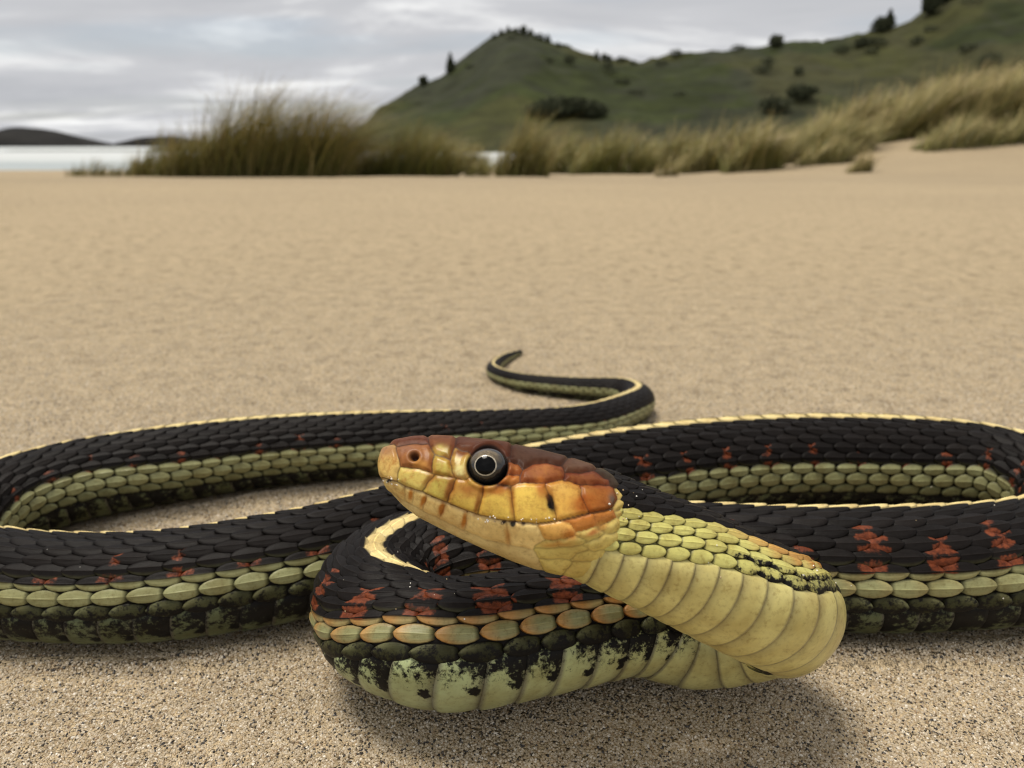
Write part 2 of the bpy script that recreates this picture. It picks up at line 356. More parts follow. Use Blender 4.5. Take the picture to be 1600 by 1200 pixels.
def tree(px, py, h, w, conifer, label, name, group):
    base = hill_point(px, py)
    e = bpy.data.objects.new(name, None); COL.objects.link(e); e.location = base - np.array([0, 0, 0.4])
    e.empty_display_size = 0.5
    tv, tq = tube([(0, 0, 0), (0.05 * h, 0, 0.4 * h), (0.03 * h, 0.02 * h, 0.85 * h)], [0.05 * h, 0.035 * h, 0.012 * h])
    mesh_obj('trunk', tv, tq, M_BARK, e)
    v, q, c = leafy_crown(900 if h > 4 else 350, w, w, h * 0.48, h * 0.55, 0.10 * h, conifer, RNG)
    mesh_obj('crown', v, q, M_LEAF, e, col=c, smooth=False)
    tag(e, label, 'tree' if name.endswith('tree') else 'bush', group)
ridge_trees = [(662, 131, 4.5, 2.0, 0, 'small dark bush on the low left spur of the hill'), (704, 110, 7.5, 2.4, 1, 'lone pointed conifer on the steep left spur of the hill'),
    (1376, 46, 6, 4.0, 0, 'round dark tree on the ridge below the highest tree group'), (1388, 42, 8, 3.0, 1, 'pointed tree beside the round tree on the long ridge'),
    (1212, 70, 5, 3.2, 0, 'dark bush alone in the middle of the long ridge'), (1056, 86, 3.5, 3.0, 0, 'low bush where the saddle starts to climb')]
for a in ridge_trees:
    tree(a[0], a[1] + 3, a[2], a[3], a[4], a[5], 'conifer_tree' if a[4] else 'hill_bush', 'trees along the ridge')
for x, y in [(772, 58), (783, 54), (794, 49), (806, 49), (818, 51), (829, 54), (842, 60), (856, 65), (872, 71)]:
    cf = random.random() < .4
    tree(x, y + 2, random.uniform(2.2, 4.2), random.uniform(1.6, 2.6), cf, 'pointed little tree in the row crowning the sharp summit' if cf else 'rounded little tree in the row crowning the sharp summit', 'summit_tree', 'pointed trees on the sharp summit' if cf else 'rounded trees on the sharp summit')
for x, y in [(932, 90), (944, 92), (951, 94)]:
    tree(x, y + 2, random.uniform(2.5, 4), 1.8, random.random() < .5, 'small dark tree in the little group just below the saddle', 'saddle_tree', 'trees at the saddle')
for x, y in [(1452, 20), (1460, 12), (1469, 6), (1480, 2)]:
    tree(x, y + 2, random.uniform(8, 10), 3.6, False, 'tall dark tree in the group at the right hilltop', 'hilltop_tree', 'trees at the right hilltop')
for x, y, w in [(1315, 78, 6), (1350, 68, 7), (1370, 66, 6), (1433, 62, 5), (1510, 75, 5), (1190, 110, 6), (1200, 95, 5), (1545, 95, 6), (1250, 150, 8), (1210, 170, 8)]:
    tree(x, y + 6, w * 0.62, w * 0.62, False, 'dark rounded shrub scattered on the open green slope', 'slope_shrub', 'shrubs on the hill slope')
for _ in range(22):
    px_ = random.uniform(620, 1590); rdg = float(np.interp(px_, sil[:, 0], sil[:, 1])); py_ = rdg + random.choice([2, 3, 12, 22, 35, 50, 64])
    tree(px_, max(py_, 4), random.uniform(1.6, 3.4), random.uniform(1.6, 3.4), False, 'tiny dark gorse bush speckled over the hillside', 'gorse_bush', 'gorse bushes speckled over the hillside')
for x, y, w in [(843, 182, 4.5), (858, 181, 5.5), (875, 180, 6), (892, 180, 6), (910, 181, 5.5), (928, 183, 4.5)]:
    tree(x, y, w * 0.95, w, False, 'brown black thicket bush in the dark patch at hill foot', 'thicket_bush', 'dark thicket at the hill foot')

# ------------------------------------------------------------------ dune grass
M_GRASS = mat_vcol('marram_grass', 0.55, None, 0.3)
def blades(root, h, lean, width, tan, rng, seg=5):
    n = len(root)
    az = rng.normal(0, 0.75, n)                       # wind from the left: most blades bow to the right
    dirx = np.cos(az); diry = np.sin(az) * 0.8
    tt = np.linspace(0, 1, seg + 1)
    L = lean[:, None] * (0.30 * tt + 1.1 * tt**2.0)[None]
    c = np.stack([root[:, 0:1] + dirx[:, None] * L * h[:, None], root[:, 1:2] + diry[:, None] * L * h[:, None], root[:, 2:3] + h[:, None] * (tt - 0.28 * tt**3 * np.clip(lean, 0, 1.4)[:, None])], -1)
    sd = np.stack([-np.sin(az + rng.normal(0, .8, n)), np.cos(az), np.zeros(n)], -1)
    wv = width[:, None] * (1 - 0.85 * tt**1.5)[None]
    v = np.stack([c - sd[:, None] * wv[..., None], c + sd[:, None] * wv[..., None]], 2)
    i = np.arange(n)[:, None] * (2 * (seg + 1)) + 2 * np.arange(seg)[None]
    q = np.stack([i, i + 1, i + 3, i + 2], -1).reshape(-1, 4)
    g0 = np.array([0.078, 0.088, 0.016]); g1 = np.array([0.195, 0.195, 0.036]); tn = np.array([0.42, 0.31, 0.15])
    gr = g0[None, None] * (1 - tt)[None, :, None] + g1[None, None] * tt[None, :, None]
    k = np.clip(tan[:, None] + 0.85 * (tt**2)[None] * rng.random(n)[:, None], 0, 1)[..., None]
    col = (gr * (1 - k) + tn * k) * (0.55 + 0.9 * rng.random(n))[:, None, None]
    return v.reshape(-1, 3), q, np.repeat(col[:, :, None], 2, 2).reshape(-1, 3)
def clump(px, Yd, wpx, hpx, n, lean, tanmean, label, name='grass_clump', skew=0.0, profile=None):
    """px centre, wpx half width, hpx height in photo pixels at distance Yd"""
    k = Yd * 0.955 / F
    x0 = (px - 800) * k * 1.0; w = wpx * k; h = hpx * k
    e = bpy.data.objects.new(name, None); COL.objects.link(e)
    z0 = float(ground_z(np.array([x0]), np.array([Yd]))[0]); e.location = (x0, Yd, z0)
    e.empty_display_size = 0.05
    u = RNG.uniform(-1, 1, n); v = RNG.uniform(-1, 1, n)
    root = np.stack([u * w, v * w * 0.45, np.zeros(n)], -1)
    root[:, 2] = ground_z(root[:, 0] + x0, root[:, 1] + Yd) - z0 - 0.01
    pf = np.interp(u, *profile) if profile else (1 - 0.55 * np.abs(u + skew)**1.6)
    hh = h * np.clip(pf, 0.1, 1.3) * (0.42 + 0.68 * RNG.random(n)**0.8)
    v_, q_, c_ = blades(root, hh, np.abs(RNG.normal(lean, 0.30, n)), RNG.uniform(0.0018, 0.0042, n) * Yd / 6, np.clip(RNG.normal(tanmean - .12, 0.18, n), 0, 1), RNG)
    dead = RNG.random(n) < 0.18
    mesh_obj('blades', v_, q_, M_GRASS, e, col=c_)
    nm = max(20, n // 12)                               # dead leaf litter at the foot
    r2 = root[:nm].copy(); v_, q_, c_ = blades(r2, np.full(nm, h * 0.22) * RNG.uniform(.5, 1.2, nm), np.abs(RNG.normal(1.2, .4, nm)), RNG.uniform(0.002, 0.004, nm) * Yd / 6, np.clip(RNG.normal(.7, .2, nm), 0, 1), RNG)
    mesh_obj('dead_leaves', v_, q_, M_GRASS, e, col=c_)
    tag(e, label, 'grass', 'clumps of dune grass')
    return e
prof_big = ([-1, -0.8, -0.55, -0.2, 0.0, 0.2, 0.42, 0.6, 0.8, 1.0], [0.25, 0.55, 0.72, 0.95, 1.05, 0.82, 0.80, 0.95, 0.85, 0.35])
clump(405, 6.0, 150, 156, 4200, 0.60, 0.26, 'largest tall clump of windblown dune grass with tan tips', profile=prof_big)
clump(205, 6.2, 35, 40, 260, 0.35, 0.15, 'thin short tuft of grass against the white surf')
clump(140, 6.2, 38, 34, 180, 0.4, 0.25, 'sparse wispy tuft of grass furthest out toward the island')
clump(250, 6.0, 45, 78, 520, 0.4, 0.2, 'loose mid height tuft joined to the seaward side of the largest clump')
clump(640, 6.3, 75, 92, 1500, 0.4, 0.12, 'grass clump at the foot of the steep hill spur, landward of the largest clump')
clump(715, 8.5, 45, 60, 500, 0.4, 0.15, 'small grass tuft beside the gap where surf shows')
clump(580, 7.0, 34, 70, 420, 0.45, 0.15, 'dark low grass filling the gap beside the largest clump on its landward side')
clump(745, 6.6, 22, 34, 160, 0.4, 0.2, 'very short tuft in the gap between two taller clumps, surf behind it')
clump(690, 9.5, 90, 58, 900, 0.4, 0.12, 'low dark strip of grass behind the clump at the hill spur')
clump(815, 5.8, 42, 110, 700, 0.38, 0.28, 'narrow upright clump of grass standing alone below the dark thicket')
clump(880, 8.8, 60, 74, 900, 0.4, 0.12, 'low dark green clump just behind the narrow upright clump')
clump(955, 7.4, 65, 86, 1000, 0.45, 0.14, 'low dark green grass clump below the saddle')
clump(1045, 9.0, 60, 74, 900, 0.45, 0.2, 'hazy green clump behind the tiny yellowish tuft')
clump(1042, 5.9, 18, 40, 130, 0.5, 0.4, 'tiny yellowish tuft of grass on bare sand')
clump(1120, 7.2, 65, 92, 1100, 0.5, 0.28, 'spreading yellow green clump where the dune begins to rise')
clump(1175, 6.4, 45, 98, 800, 0.45, 0.25, 'upright green clump at the lower end of the dune face')
clump(1345, 5.6, 20, 45, 160, 0.35, 0.45, 'short dry tuft at the foot of the dune')
for (px, Yd, wp, hp, n, tn, lab) in [(1270, 7.2, 80, 78, 1900, 0.22, 'thick grass on the lower shoulder of the dune'),
        (1330, 8.4, 90, 84, 1900, 0.34, 'thick grass behind the dune shoulder, bowed over its crest'),
        (1440, 7.6, 85, 104, 2300, 0.30, 'thick tan topped grass on the crest of the dune'),
        (1545, 7.4, 80, 104, 2300, 0.30, 'thick tan topped grass on the upper end of the dune'),
        (1500, 8.8, 140, 84, 2600, 0.40, 'pale dry grass along the back of the dune crest'),
        (1660, 7.4, 80, 100, 1900, 0.30, 'thick grass at the far upper end of the dune'),
        (1490, 6.6, 60, 62, 700, 0.25, 'low front row of grass on the dune face'),
        (1590, 6.6, 55, 62, 700, 0.25, 'low front row of grass below the upper end of the dune'),
        (1290, 6.5, 45, 55, 500, 0.3, 'low grass at the toe of the dune shoulder')]:
    clump(px, Yd, wp, hp, n, 0.55, tn, lab, 'dune_grass')

# ------------------------------------------------------------------ the snake: centre line
cp = []      # point, radius, up
def add(p, R, up): cp.append((np.array(p, float), R, np.array(up, float)))
def strand(px, Yd, zc, R, up):
    D = Yd * math.cos(P) + (H - zc) * math.sin(P)
    add(((px - 800) / F * D, Yd, zc), R, up)
UH = (0.0, 0.45, 0.89)
add(at_depth(870, 792, .0850), .0062, UH)
add(at_depth(910, 813, .0850), .0065, (0, .55, .84))
add(at_depth(953, 834, .0848), .0066, (0, .62, .78))
add(at_depth(1005, 856, .0848), .0066, (0, .74, .67))
add(at_depth(1060, 879, .0853), .0068, (0, .86, .51))
add(at_depth(1120, 908, .0863), .0069, (0, .93, .37))
add(at_depth(1180, 937, .0882), .0071, (-.1, .95, .30))
add(at_depth(1216, 953, .0918), .0073, (-.6, .8, .3))
add(at_depth(1224, 962, .0960), .0074, (-.7, .5, .5))
add(at_depth(1206, 969, .0998), .0075, (-.3, .8, .5))
add(at_depth(1160, 976, .1022), .0076, (0, .92, .4))
add(at_depth(1085, 986, .1040), .0078, (0, .92, .4))
strand(1000, y_bottom(1060, .0080, .0120), .0120, .0080, (0, .80, .60))
strand(850, y_bottom(1091, .0083, .0125), .0125, .0083, (0, .80, .60))
strand(710, y_bottom(1117, .0084, .0123), .0123, .0084, (0, .80, .60))
add((-.0120, .0828, .0122), .0084, (0, .8, .6))
add((-.0178, .0868, .0122), .0085, (0, .55, .83))
add((-.0203, .0932, .0122), .0085, (.05, .2, .97))
add((-.0172, .0992, .0122), .0086, (.1, .1, 1))
add((-.0090, .1020, .0120), .0088, (0, .3, .95))
add((.0080, .1040, .0105), .0092, (0, .45, .9))
strand(1050, .1068, .0094, .0096, (0, .5, .86))
strand(1250, .1045, .0096, .0099, (0, .42, .91))
strand(1450, .1045, .0097, .0100, (0, .42, .91))
add((.0860, .1072, .0097), .0100, (0, .5, .86))
add((.1010, .1155, .0097), .0100, (0, .4, .9))
add((.1070, .1280, .0097), .0100, (0, .3, .95))
add((.1010, .1400, .0097), .0099, (0, .35, .93))
add((.0860, .1470, .0096), .0098, (0, .16, .98))
strand(1200, .1480, .0095, .0097, (0, .16, .98))
strand(1000, .1420, .0094, .0096, (0, .2, .98))
strand(830, .1318, .0093, .0095, (0, .33, .94))
strand(700, .1212, .0092, .0093, (0, .45, .89))
strand(600, .1142, .0090, .0091, (0, .6, .8))
strand(500, .1085, .0088, .0090, (0, .54, .84))
strand(400, .1047, .0087, .0089, (0, .54, .84))
strand(250, .1013, .0084, .0086, (0, .54, .84))
strand(100, .1011, .0083, .0085, (0, .52, .85))
strand(0, .1025, .0083, .0085, (0, .56, .83))
add((-.0945, .1065, .0083), .0085, (0, .5, .86))
add((-.1018, .1160, .0083), .0085, (0, .35, .93))
add((-.1012, .1275, .0083), .0085, (0, .4, .9))
add((-.0925, .1385, .0083), .0085, (0, .45, .89))
strand(300, .1505, .0082, .0084, (0, .22, .97))
strand(440, .1572, .0079, .0081, (0, .2, .98))
strand(600, .1628, .0074, .0076, (0, .2, .98))
strand(800, .1695, .0064, .0066, (0, .45, .89))
strand(900, .1765, .0057, .0059, (0, .4, .9))
strand(965, .1890, .0050, .0052, (0, .3, .95))
strand(998, .2025, .0044, .0046, (0, .2, .98))
strand(975, .2120, .0039, .0041, (0, .25, .97))
strand(900, .2170, .0033, .0035, (0, .3, .95))
strand(810, .2255, .0028, .0029, (0, .3, .95))
strand(771, .2390, .0023, .0024, (0, .2, .98))
strand(786, .2550, .0018, .0019, (0, .2, .98))
strand(815, .2680, .0010, .0010, (0, .2, .98))

CPp = np.array([c[0] for c in cp]); CPr = np.array([c[1] for c in cp]); CPu = np.array([c[2] / np.linalg.norm(c[2]) for c in cp])
def catmull(Pt, n):
    d = np.concatenate([[0], np.cumsum(np.linalg.norm(np.diff(CPp, axis=0), axis=1)**0.5)])   # centripetal knots
    Q = np.concatenate([[2 * Pt[0] - Pt[1]], Pt, [2 * Pt[-1] - Pt[-2]]])
    k = np.concatenate([[2 * d[0] - d[1]], d, [2 * d[-1] - d[-2]]])
    tt = np.linspace(d[0], d[-1] - 1e-9, n)
    i = np.clip(np.searchsorted(d, tt, side='right') - 1, 0, len(d) - 2) + 1
    def T_(a): return k[a][:, None]
    t_ = tt[:, None]; p0, p1, p2, p3 = Q[i - 1], Q[i], Q[i + 1], Q[i + 2]; t0, t1, t2, t3 = T_(i - 1), T_(i), T_(i + 1), T_(i + 2)
    A1 = (t1 - t_) / (t1 - t0) * p0 + (t_ - t0) / (t1 - t0) * p1
    A2 = (t2 - t_) / (t2 - t1) * p1 + (t_ - t1) / (t2 - t1) * p2
    A3 = (t3 - t_) / (t3 - t2) * p2 + (t_ - t2) / (t3 - t2) * p3
    B1 = (t2 - t_) / (t2 - t0) * A1 + (t_ - t0) / (t2 - t0) * A2
    B2 = (t3 - t_) / (t3 - t1) * A2 + (t_ - t1) / (t3 - t1) * A3
    return (t2 - t_) / (t2 - t1) * B1 + (t_ - t1) / (t2 - t1) * B2
NS = 6000
PP = catmull(CPp, NS); RR = catmull(CPr[:, None], NS)[:, 0]; UU = catmull(CPu, NS)
S = np.concatenate([[0], np.cumsum(np.linalg.norm(np.diff(PP, axis=0), axis=1))])
NR = 4200
Sg = np.linspace(0, S[-1], NR)
def smooth(a, w):
    kern = np.hanning(2 * w + 1); kern /= kern.sum()
    pad = np.concatenate([2 * a[:1] - a[1:w + 1][::-1], a, 2 * a[-1:] - a[-w - 1:-1][::-1]])
    return np.stack([np.convolve(pad[:, j], kern, 'valid') for j in range(a.shape[1])], 1)
PPg = smooth(np.stack([np.interp(Sg, S, PP[:, j]) for j in range(3)], 1), 22)
RRg = np.interp(Sg, S, RR)
UUg = smooth(np.stack([np.interp(Sg, S, UU[:, j]) for j in range(3)], 1), 30)
TTg = np.gradient(PPg, axis=0); TTg /= np.linalg.norm(TTg, axis=1)[:, None]
UUg -= (UUg * TTg).sum(1)[:, None] * TTg; UUg /= np.linalg.norm(UUg, axis=1)[:, None]
VVg = np.cross(TTg, UUg)
LEN = Sg[-1]
def frame(s):
    i = np.clip(s / LEN * (NR - 1), 0, NR - 1.001); j = i.astype(int); f = (i - j)[..., None]
    L = lambda A: A[j] * (1 - f) + A[j + 1] * f
    return L(PPg), L(UUg), L(VVg), (RRg[j] * (1 - f[..., 0]) + RRg[j + 1] * f[..., 0])
def body(s, phi, h):
    """surface point: s along, phi from the spine (radians, signed), h height in units of the radius"""
    p, u, v, r = frame(s)
    ad = np.abs(np.degrees(phi)); ad = np.where(ad > 180, 360 - ad, ad); wn_ = sm((.046 - s) / .014)
    sg_ = np.where(np.sin(phi) < 0, -1.0, 1.0)
    phi = np.radians(ad * (1 - wn_) + np.interp(ad, [0, 66, 121, 180], [0, 75, 119, 180]) * wn_) * sg_
    prof = 1.0 - 0.07 * np.clip(-np.cos(phi), 0, 1)**3 + 0.02 * np.abs(np.sin(phi))
    rr = r * (prof + h)
    return p + rr[..., None] * (np.cos(phi)[..., None] * u + np.sin(phi)[..., None] * v)

vs, qs, cs, ms, rs, sps = [], [], [], [], [], []; nv = [0]
def put(v, q, c, m_, red=0.0, sp=None):
    sps.append(np.zeros((v.reshape(-1, 3).shape[0], 2)) if sp is None else np.stack([np.broadcast_to(sp[0], v.shape[:-1]).reshape(-1), np.broadcast_to(sp[1], v.shape[:-1]).reshape(-1)], 1))
    rs.append(np.broadcast_to(red, v.shape[:-1]).reshape(-1))
    vs.append(v.reshape(-1, 3)); qs.append(q + nv[0]); cs.append(np.broadcast_to(c, v.shape).reshape(-1, 3)); ms.append(np.broadcast_to(m_, v.shape[:-1]).reshape(-1)); nv[0] += v.reshape(-1, 3).shape[0]

BLACK = np.array([.0078, .0062, .0056]); RED = np.array([.215, .042, .018]); STRIPE = np.array([.66, .53, .23]); GREEN = np.array([.255, .255, .118])
ORANGE = np.array([.52, .21, .04]); OLIVE = np.array([.050, .052, .023]); SCUTE = np.array([.33, .37, .19]); CREAM = np.array([.58, .51, .19]); YG = np.array([.50, .47, .14])
# base skin
sb = np.linspace(0.002, LEN, 1500); ph = np.linspace(-np.pi, np.pi, 48, endpoint=False)
Sb, Pb = np.meshgrid(sb, ph, indexing='ij')
taper = np.where(Sb > LEN - .0006, 0.2, 1.0)
vb = body(Sb, Pb, -0.035 - (1 - taper))
kb = sm((np.abs(np.degrees(Pb)) - 120) / 10)[..., None]
kn = (sm((.026 - Sb) / .012) * sm((np.abs(np.degrees(Pb)) - 55) / 15))[..., None]
put(vb, grid_quads(1500, 48, True), ((BLACK * 1.1) * (1 - kb) + OLIVE * 0.5 * kb) * (1 - kn) + YG * .42 * kn, 0.0)

# pitch of the scale columns along the body
def pitch(s): return np.interp(s, [0, .012, .022, .040, .065, .085, .17, .32, .46, .62, LEN], [.0020, .0022, .0030, .0038, .0044, .0050, .0050, .0049, .0044, .0041, .0018])
sq = np.linspace(.055, .16, 400); st_ = np.linalg.norm(np.gradient(body(sq, np.full(400, math.radians(-98.0)), np.zeros(400)), sq, axis=0), axis=1)
st_ = np.convolve(np.pad(st_, 20, 'edge'), np.ones(41) / 41, 'valid')
pitch0 = pitch
def pitch(s):
    w = float(sm((s - .055) / .02) * sm((.16 - s) / .02))
    return float(pitch0(s)) / (1 + w * (min(max(float(np.interp(s, sq, st_)), 1.0), 2.2) - 1))
cols = [0.0030]
while cols[-1] < LEN - .004: cols.append(cols[-1] + float(pitch(cols[-1])))
cols = np.array(cols); NC = len(cols); CPT = np.array([pitch(c_) for c_ in cols])

edges = np.array([121, 105.5, 90.5, 78, 66, 54.5, 43, 31, 19.5, 7.5, -7.5])      # row borders in degrees from the spine
def dorsal(row, side, fine=True):
    c = (edges[row - 1] + edges[row]) / 2; w = abs(edges[row - 1] - edges[row])
    tt = np.array([0, .04, .14, .32, .50, .68, .82, .92, .975, 1.0]); bb = np.array([-1, -.965, -.86, -.5, -.13, -.05, 0, .05, .13, .5, .86, .965, 1])
    na, nb = len(tt), len(bb)
    s0 = cols + (0.5 * CPT if row % 2 else 0)
    jit = RNG.normal(0, 1, (NC, 3))
    t_ = tt[None, :, None]; b_ = bb[None, None, :]
    hw = (np.clip(1 - np.abs(2 * t_ - 1 + 0.10)**2.3 * 0.86, 0, 1))**0.62
    p_ = CPT[:, None, None]
    Lf = (1.05 if row < 4 else 1.15) * (1 + 0.02 * jit[:, 0])[:, None, None]
    s = s0[:, None, None] + p_ * Lf * (t_ - 0.5) + 0 * b_
    W = ((0.56 if row < 3 else 0.60) if row < 4 else 0.68) * w * (1 + 0.03 * jit[:, 1])[:, None, None]
    phi = np.radians(c + W * hw * b_) * side
    edge_b = np.clip((1 - np.abs(b_)) / .035, 0, 1)**.6 * (1 - .28 * np.abs(b_)**5); 
    edge_t = np.clip((1 - t_) / 0.03, 0, 1)**0.5 * np.clip(t_ / 0.05 + 0.1, 0, 1)
    amp = (CPT / .0055)[:, None, None] ** 0.5
    tip = 0.050 if row < 4 else 0.048
    h = (0.010 + tip * t_ * (1 + 0.1 * jit[:, 2])[:, None, None] - 0.012 * b_**2) * amp
    keel = 0.013 * np.exp(-(b_ / 0.06)**2) * np.sin(np.pi * np.clip(t_, 0, 1)) * (row > 1)
    h = (h + keel + 0.04) * edge_b * edge_t - 0.04
    s = np.clip(np.broadcast_to(s, h.shape), .003, LEN - 1e-4); phi = np.broadcast_to(phi, h.shape)
    v = body(s, phi, h)
    # ---- colour
    sc = s; k = np.arange(NC)[:, None, None] + 0 * h
    tB = np.broadcast_to(t_, h.shape); bB = np.broadcast_to(b_ * side, h.shape) ; bB = np.broadcast_to(b_, h.shape)  # +b is away from the spine
    near = np.clip(1 - (sc - .05) / .16, 0, 1)[..., None]           # warmer towards the head
    neck = np.clip(1 - (sc - .036) / .030, 0, 1)[..., None]
    g = GREEN * (1 - neck) + YG * neck
    rndc = RNG.random(NC)[:, None, None, None]
    redf = np.zeros(h.shape)
    broad = (sm((sc - .245) / .02) * sm((.35 - sc) / .02) + sm((sc - .46) / .02))[..., None]
    mott = np.zeros(h.shape)
    black = np.broadcast_to(BLACK, h.shape + (3,))
    if row == 10: 
        f = np.clip(sc / .03, 0, 1)[..., None]; f = sm((sc[..., None] - .055) / .05)
        c_ = STRIPE * f + BLACK * (1 - f)
        c_ = c_ * (1 - 0.5 * sm((tB - .88) / .1))[..., None]
    elif row == 9:
        f = sm((-bB - np.interp(sc, [.14, .18], [.62, .18])) / 0.22)[..., None] * sm((sc[..., None] - .055) / .05) * (0.85 + 0.15 * rndc)
        c_ = STRIPE * 0.85 * f + black * (1 - f)
    elif row >= 4:
        # red flecks sit in upright bars every second column, on the fore part of each scale
        ks = np.arange(NC)[:, None, None] + (.5 if row % 2 else 0) + Lf * (t_ - .5) + .06 * RNG.normal(0, 1, NC)[:, None, None]
        bid = np.floor(ks / 2 + .5); fr_ = np.abs(ks / 2 - bid) * 2                      # bars centred on every second column
        brnd = hash2(bid + 50, bid * 0 + row * (1 if side > 0 else 3), 77)
        lim = {4: .95, 5: .88, 6: .45, 7: .08, 8: .0}[row] * np.interp(sc, [.05, .215, .235, .30], [1, 1, .9, {4: .8, 5: .3, 6: .05, 7: .0, 8: 0}[row]])
        mid_fade = np.interp(sc, [0, .04, .07, .22, .26, .55, .7], [0.0, .3, 1, 1, .8, .7, .0])
        wid = {4: .42, 5: .42, 6: .38, 7: .30, 8: .1}[row] * np.interp(sc, [.2, .26], [1, .6]) * (.75 + .5 * hash2(bid + 9, bid * 0 + row, 5))
        f = sm((wid - fr_ + .05 - .10 * (np.abs(b_) < .2)) / .14) * (brnd < lim) * mid_fade * (0.42 + .58 * np.maximum(sm((np.abs(bB) - .3) / .3), sm((.34 - tB) / .15)))
        f = np.clip(f * (0.55 + 0.45 * RNG.random(NC)[:, None, None]), 0, 1)[..., None]
        c_ = black * (0.8 + 0.5 * rndc) + 0 * f; redf = f[..., 0]
        if row == 4:
            f2 = (sm((bB - 0.55) / 0.3))[..., None] * 0.25 * (1 - neck)
            c_ = c_ * (1 - f2) + g * .5 * f2
        if row <= 6:
            lf = {4: .9, 5: .0, 6: .0}[row]
            f3 = sm((.046 - sc) / .012)[..., None] * lf          # neck sides stay yellow green
            tint = g * (1 - 0.7 * sm((sc[..., None] - .013) / .012)) + ORANGE * .75 * sm((sc[..., None] - .013) / .012)
            c_ = c_ * (1 - f3) + tint * f3
    elif row == 3:
        f = np.maximum(sm((bB - 0.05 + .8 * broad[..., 0] - .25 * (RNG.random(NC)[:, None, None] - .5)) / 0.30), neck[..., 0])[..., None]
        orr = near * np.clip(0.35 + 0.8 * sm((tB - .3) / .5), 0, 1)[..., None] * 0.8 * sm((sc[..., None] - .016) / .014)
        gg = g * (1 - orr) + ORANGE * orr
        ks = np.arange(NC)[:, None, None] + .5 + Lf * (t_ - .5); bar = sm((.55 - np.abs(ks / 2 - np.floor(ks / 2 + .5)) * 2) / .15)[..., None] + 0 * sc[..., None]
        topc = black; redf = (bar * np.interp(sc, [.2, .26], [.68, .5])[..., None] * (1 - f) * (1 - neck))[..., 0] * (np.abs(bB) > .12)
        c_ = gg * f + topc * (1 - f) * (1 - neck) + g * (1 - f) * neck
    elif row == 2:
        orr = near * (0.75 * sm((tB - .45) / .5) + .30 * sm((np.abs(bB) - .5) / .4))[..., None] * sm((sc[..., None] - .03) / .03)
        c_ = g * (1 - orr) + ORANGE * orr
        c_ = c_ * (0.92 + 0.16 * rndc) * (1 - .05 * broad)
        mott = mott + sm((sc - .012) / .008) * sm((.050 - sc) / .012) * (.53 + .08 * sm((bB + .2) / .7)) * (0.2 + 0.8 * sm((bB + .3) / .6)) * (RNG.random(NC)[:, None, None] < .75)
    else:
        nf = np.clip(1 - (sc - .022) / .016, 0, 1)[..., None]
        d = (OLIVE * (0.75 + 0.5 * rndc)) * (1 - sm((.15 - sc) / .06)[..., None] * .3)
        lite = (sm((-bB + .1) / .8) * sm((tB - .35) / .4))[..., None] * .5
        d = d * (1 - lite) + g * 0.7 * lite
        d = d * (1 - .6 * broad * sm((-bB[..., None] + .55) / .7)) + g * .5 * broad * sm((-bB[..., None] + .55) / .7)
        c_ = g * nf + d * (1 - nf)
        mott = (.53 + .13 * sm((bB + .2) / .8) - .25 * broad[..., 0] * sm((-bB + .55) / .7)) * sm((sc - .012) / .010)
    rim = sm((np.abs(bB) - .84) / .13)
    rim = np.maximum(rim, sm((tB - .92) / .07))
    rim = np.maximum(rim, sm((.14 - tB) / .12))[..., None]
    c_ = c_ * (1 - ((.66 if row < 4 else .62) + .2 * neck * (row < 6)) * rim)
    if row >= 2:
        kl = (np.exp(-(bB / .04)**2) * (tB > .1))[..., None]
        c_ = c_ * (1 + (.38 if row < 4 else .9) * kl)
    q = np.concatenate([grid_quads(na, nb, False, i * na * nb) for i in range(NC)])
    put(v, q, c_, mott, redf, (s, phi))
for row in range(1, 11):
    for side in ((1, -1) if row < 10 else (1,)): dorsal(row, side)

# belly scutes
tt = np.array([0, .05, .2, .45, .7, .86, .94, .98, 1.0]); aa = np.concatenate([[-1, -.985, -.95], np.linspace(-.9, .9, 25), [.95, .985, 1]])
t_ = tt[None, :, None]; a3 = aa[None, None, :]
jit = RNG.normal(0, 1, NC)[:, None, None]
hwid = 62.5 + 1.0 * jit
p_ = CPT[:, None, None]
sweep = -0.26 * np.abs(a3)**1.6 + 0.08
s = cols[:, None, None] + p_ * (1.14 * (t_ - 0.5) + sweep) 
phi = np.radians(180 + hwid * a3 + 0 * t_)
h = (0.006 + 0.034 * t_ + 0.012 * np.sin(np.pi * t_) + 0.04) * np.clip((1 - t_) / .04, 0, 1)**.5 * (1 - np.abs(a3)**14) * np.clip(t_ / .05 + .1, 0, 1) - .04
h = np.broadcast_to(h, s.shape); s = np.clip(s, .003, LEN - 1e-4); phi = np.broadcast_to(phi, h.shape)
v = body(s, phi, h)
nearc = np.clip(1 - (s - .034) / .055, 0, 1)[..., None]
c_ = SCUTE * (1 - nearc) + CREAM * nearc
A = np.abs(np.broadcast_to(a3, h.shape)); TB = np.broadcast_to(t_, h.shape)
gren = (sm((A - .35) / .5) * sm((s - .03) / .03))[..., None] * .55
c_ = c_ * (1 - gren) + np.array([.36, .43, .21]) * gren
dk = sm((s - .12) / .06)[..., None] * .72
c_ = c_ * (1 - dk * (0.5 + .5 * sm((A[..., None] - .1) / .5)))
edge = (sm((TB - .90) / .06) * .75)[..., None]; c_ = c_ * (1 - edge) + np.array([.085, .068, .065]) * edge
fore = (sm((.24 - TB) / .10) * .80)[..., None]; c_ = c_ * (1 - fore) + np.array([.085, .068, .062]) * fore
lat = np.clip((A - np.interp(s, [0, .018, .032, .06, .2, LEN], [1.2, .94, .86, .34, .12, .1])) / .55, 0, 1)
jm = RNG.normal(0, .04, NC)[:, None, None]
far_ = sm((s - .14) / .06)
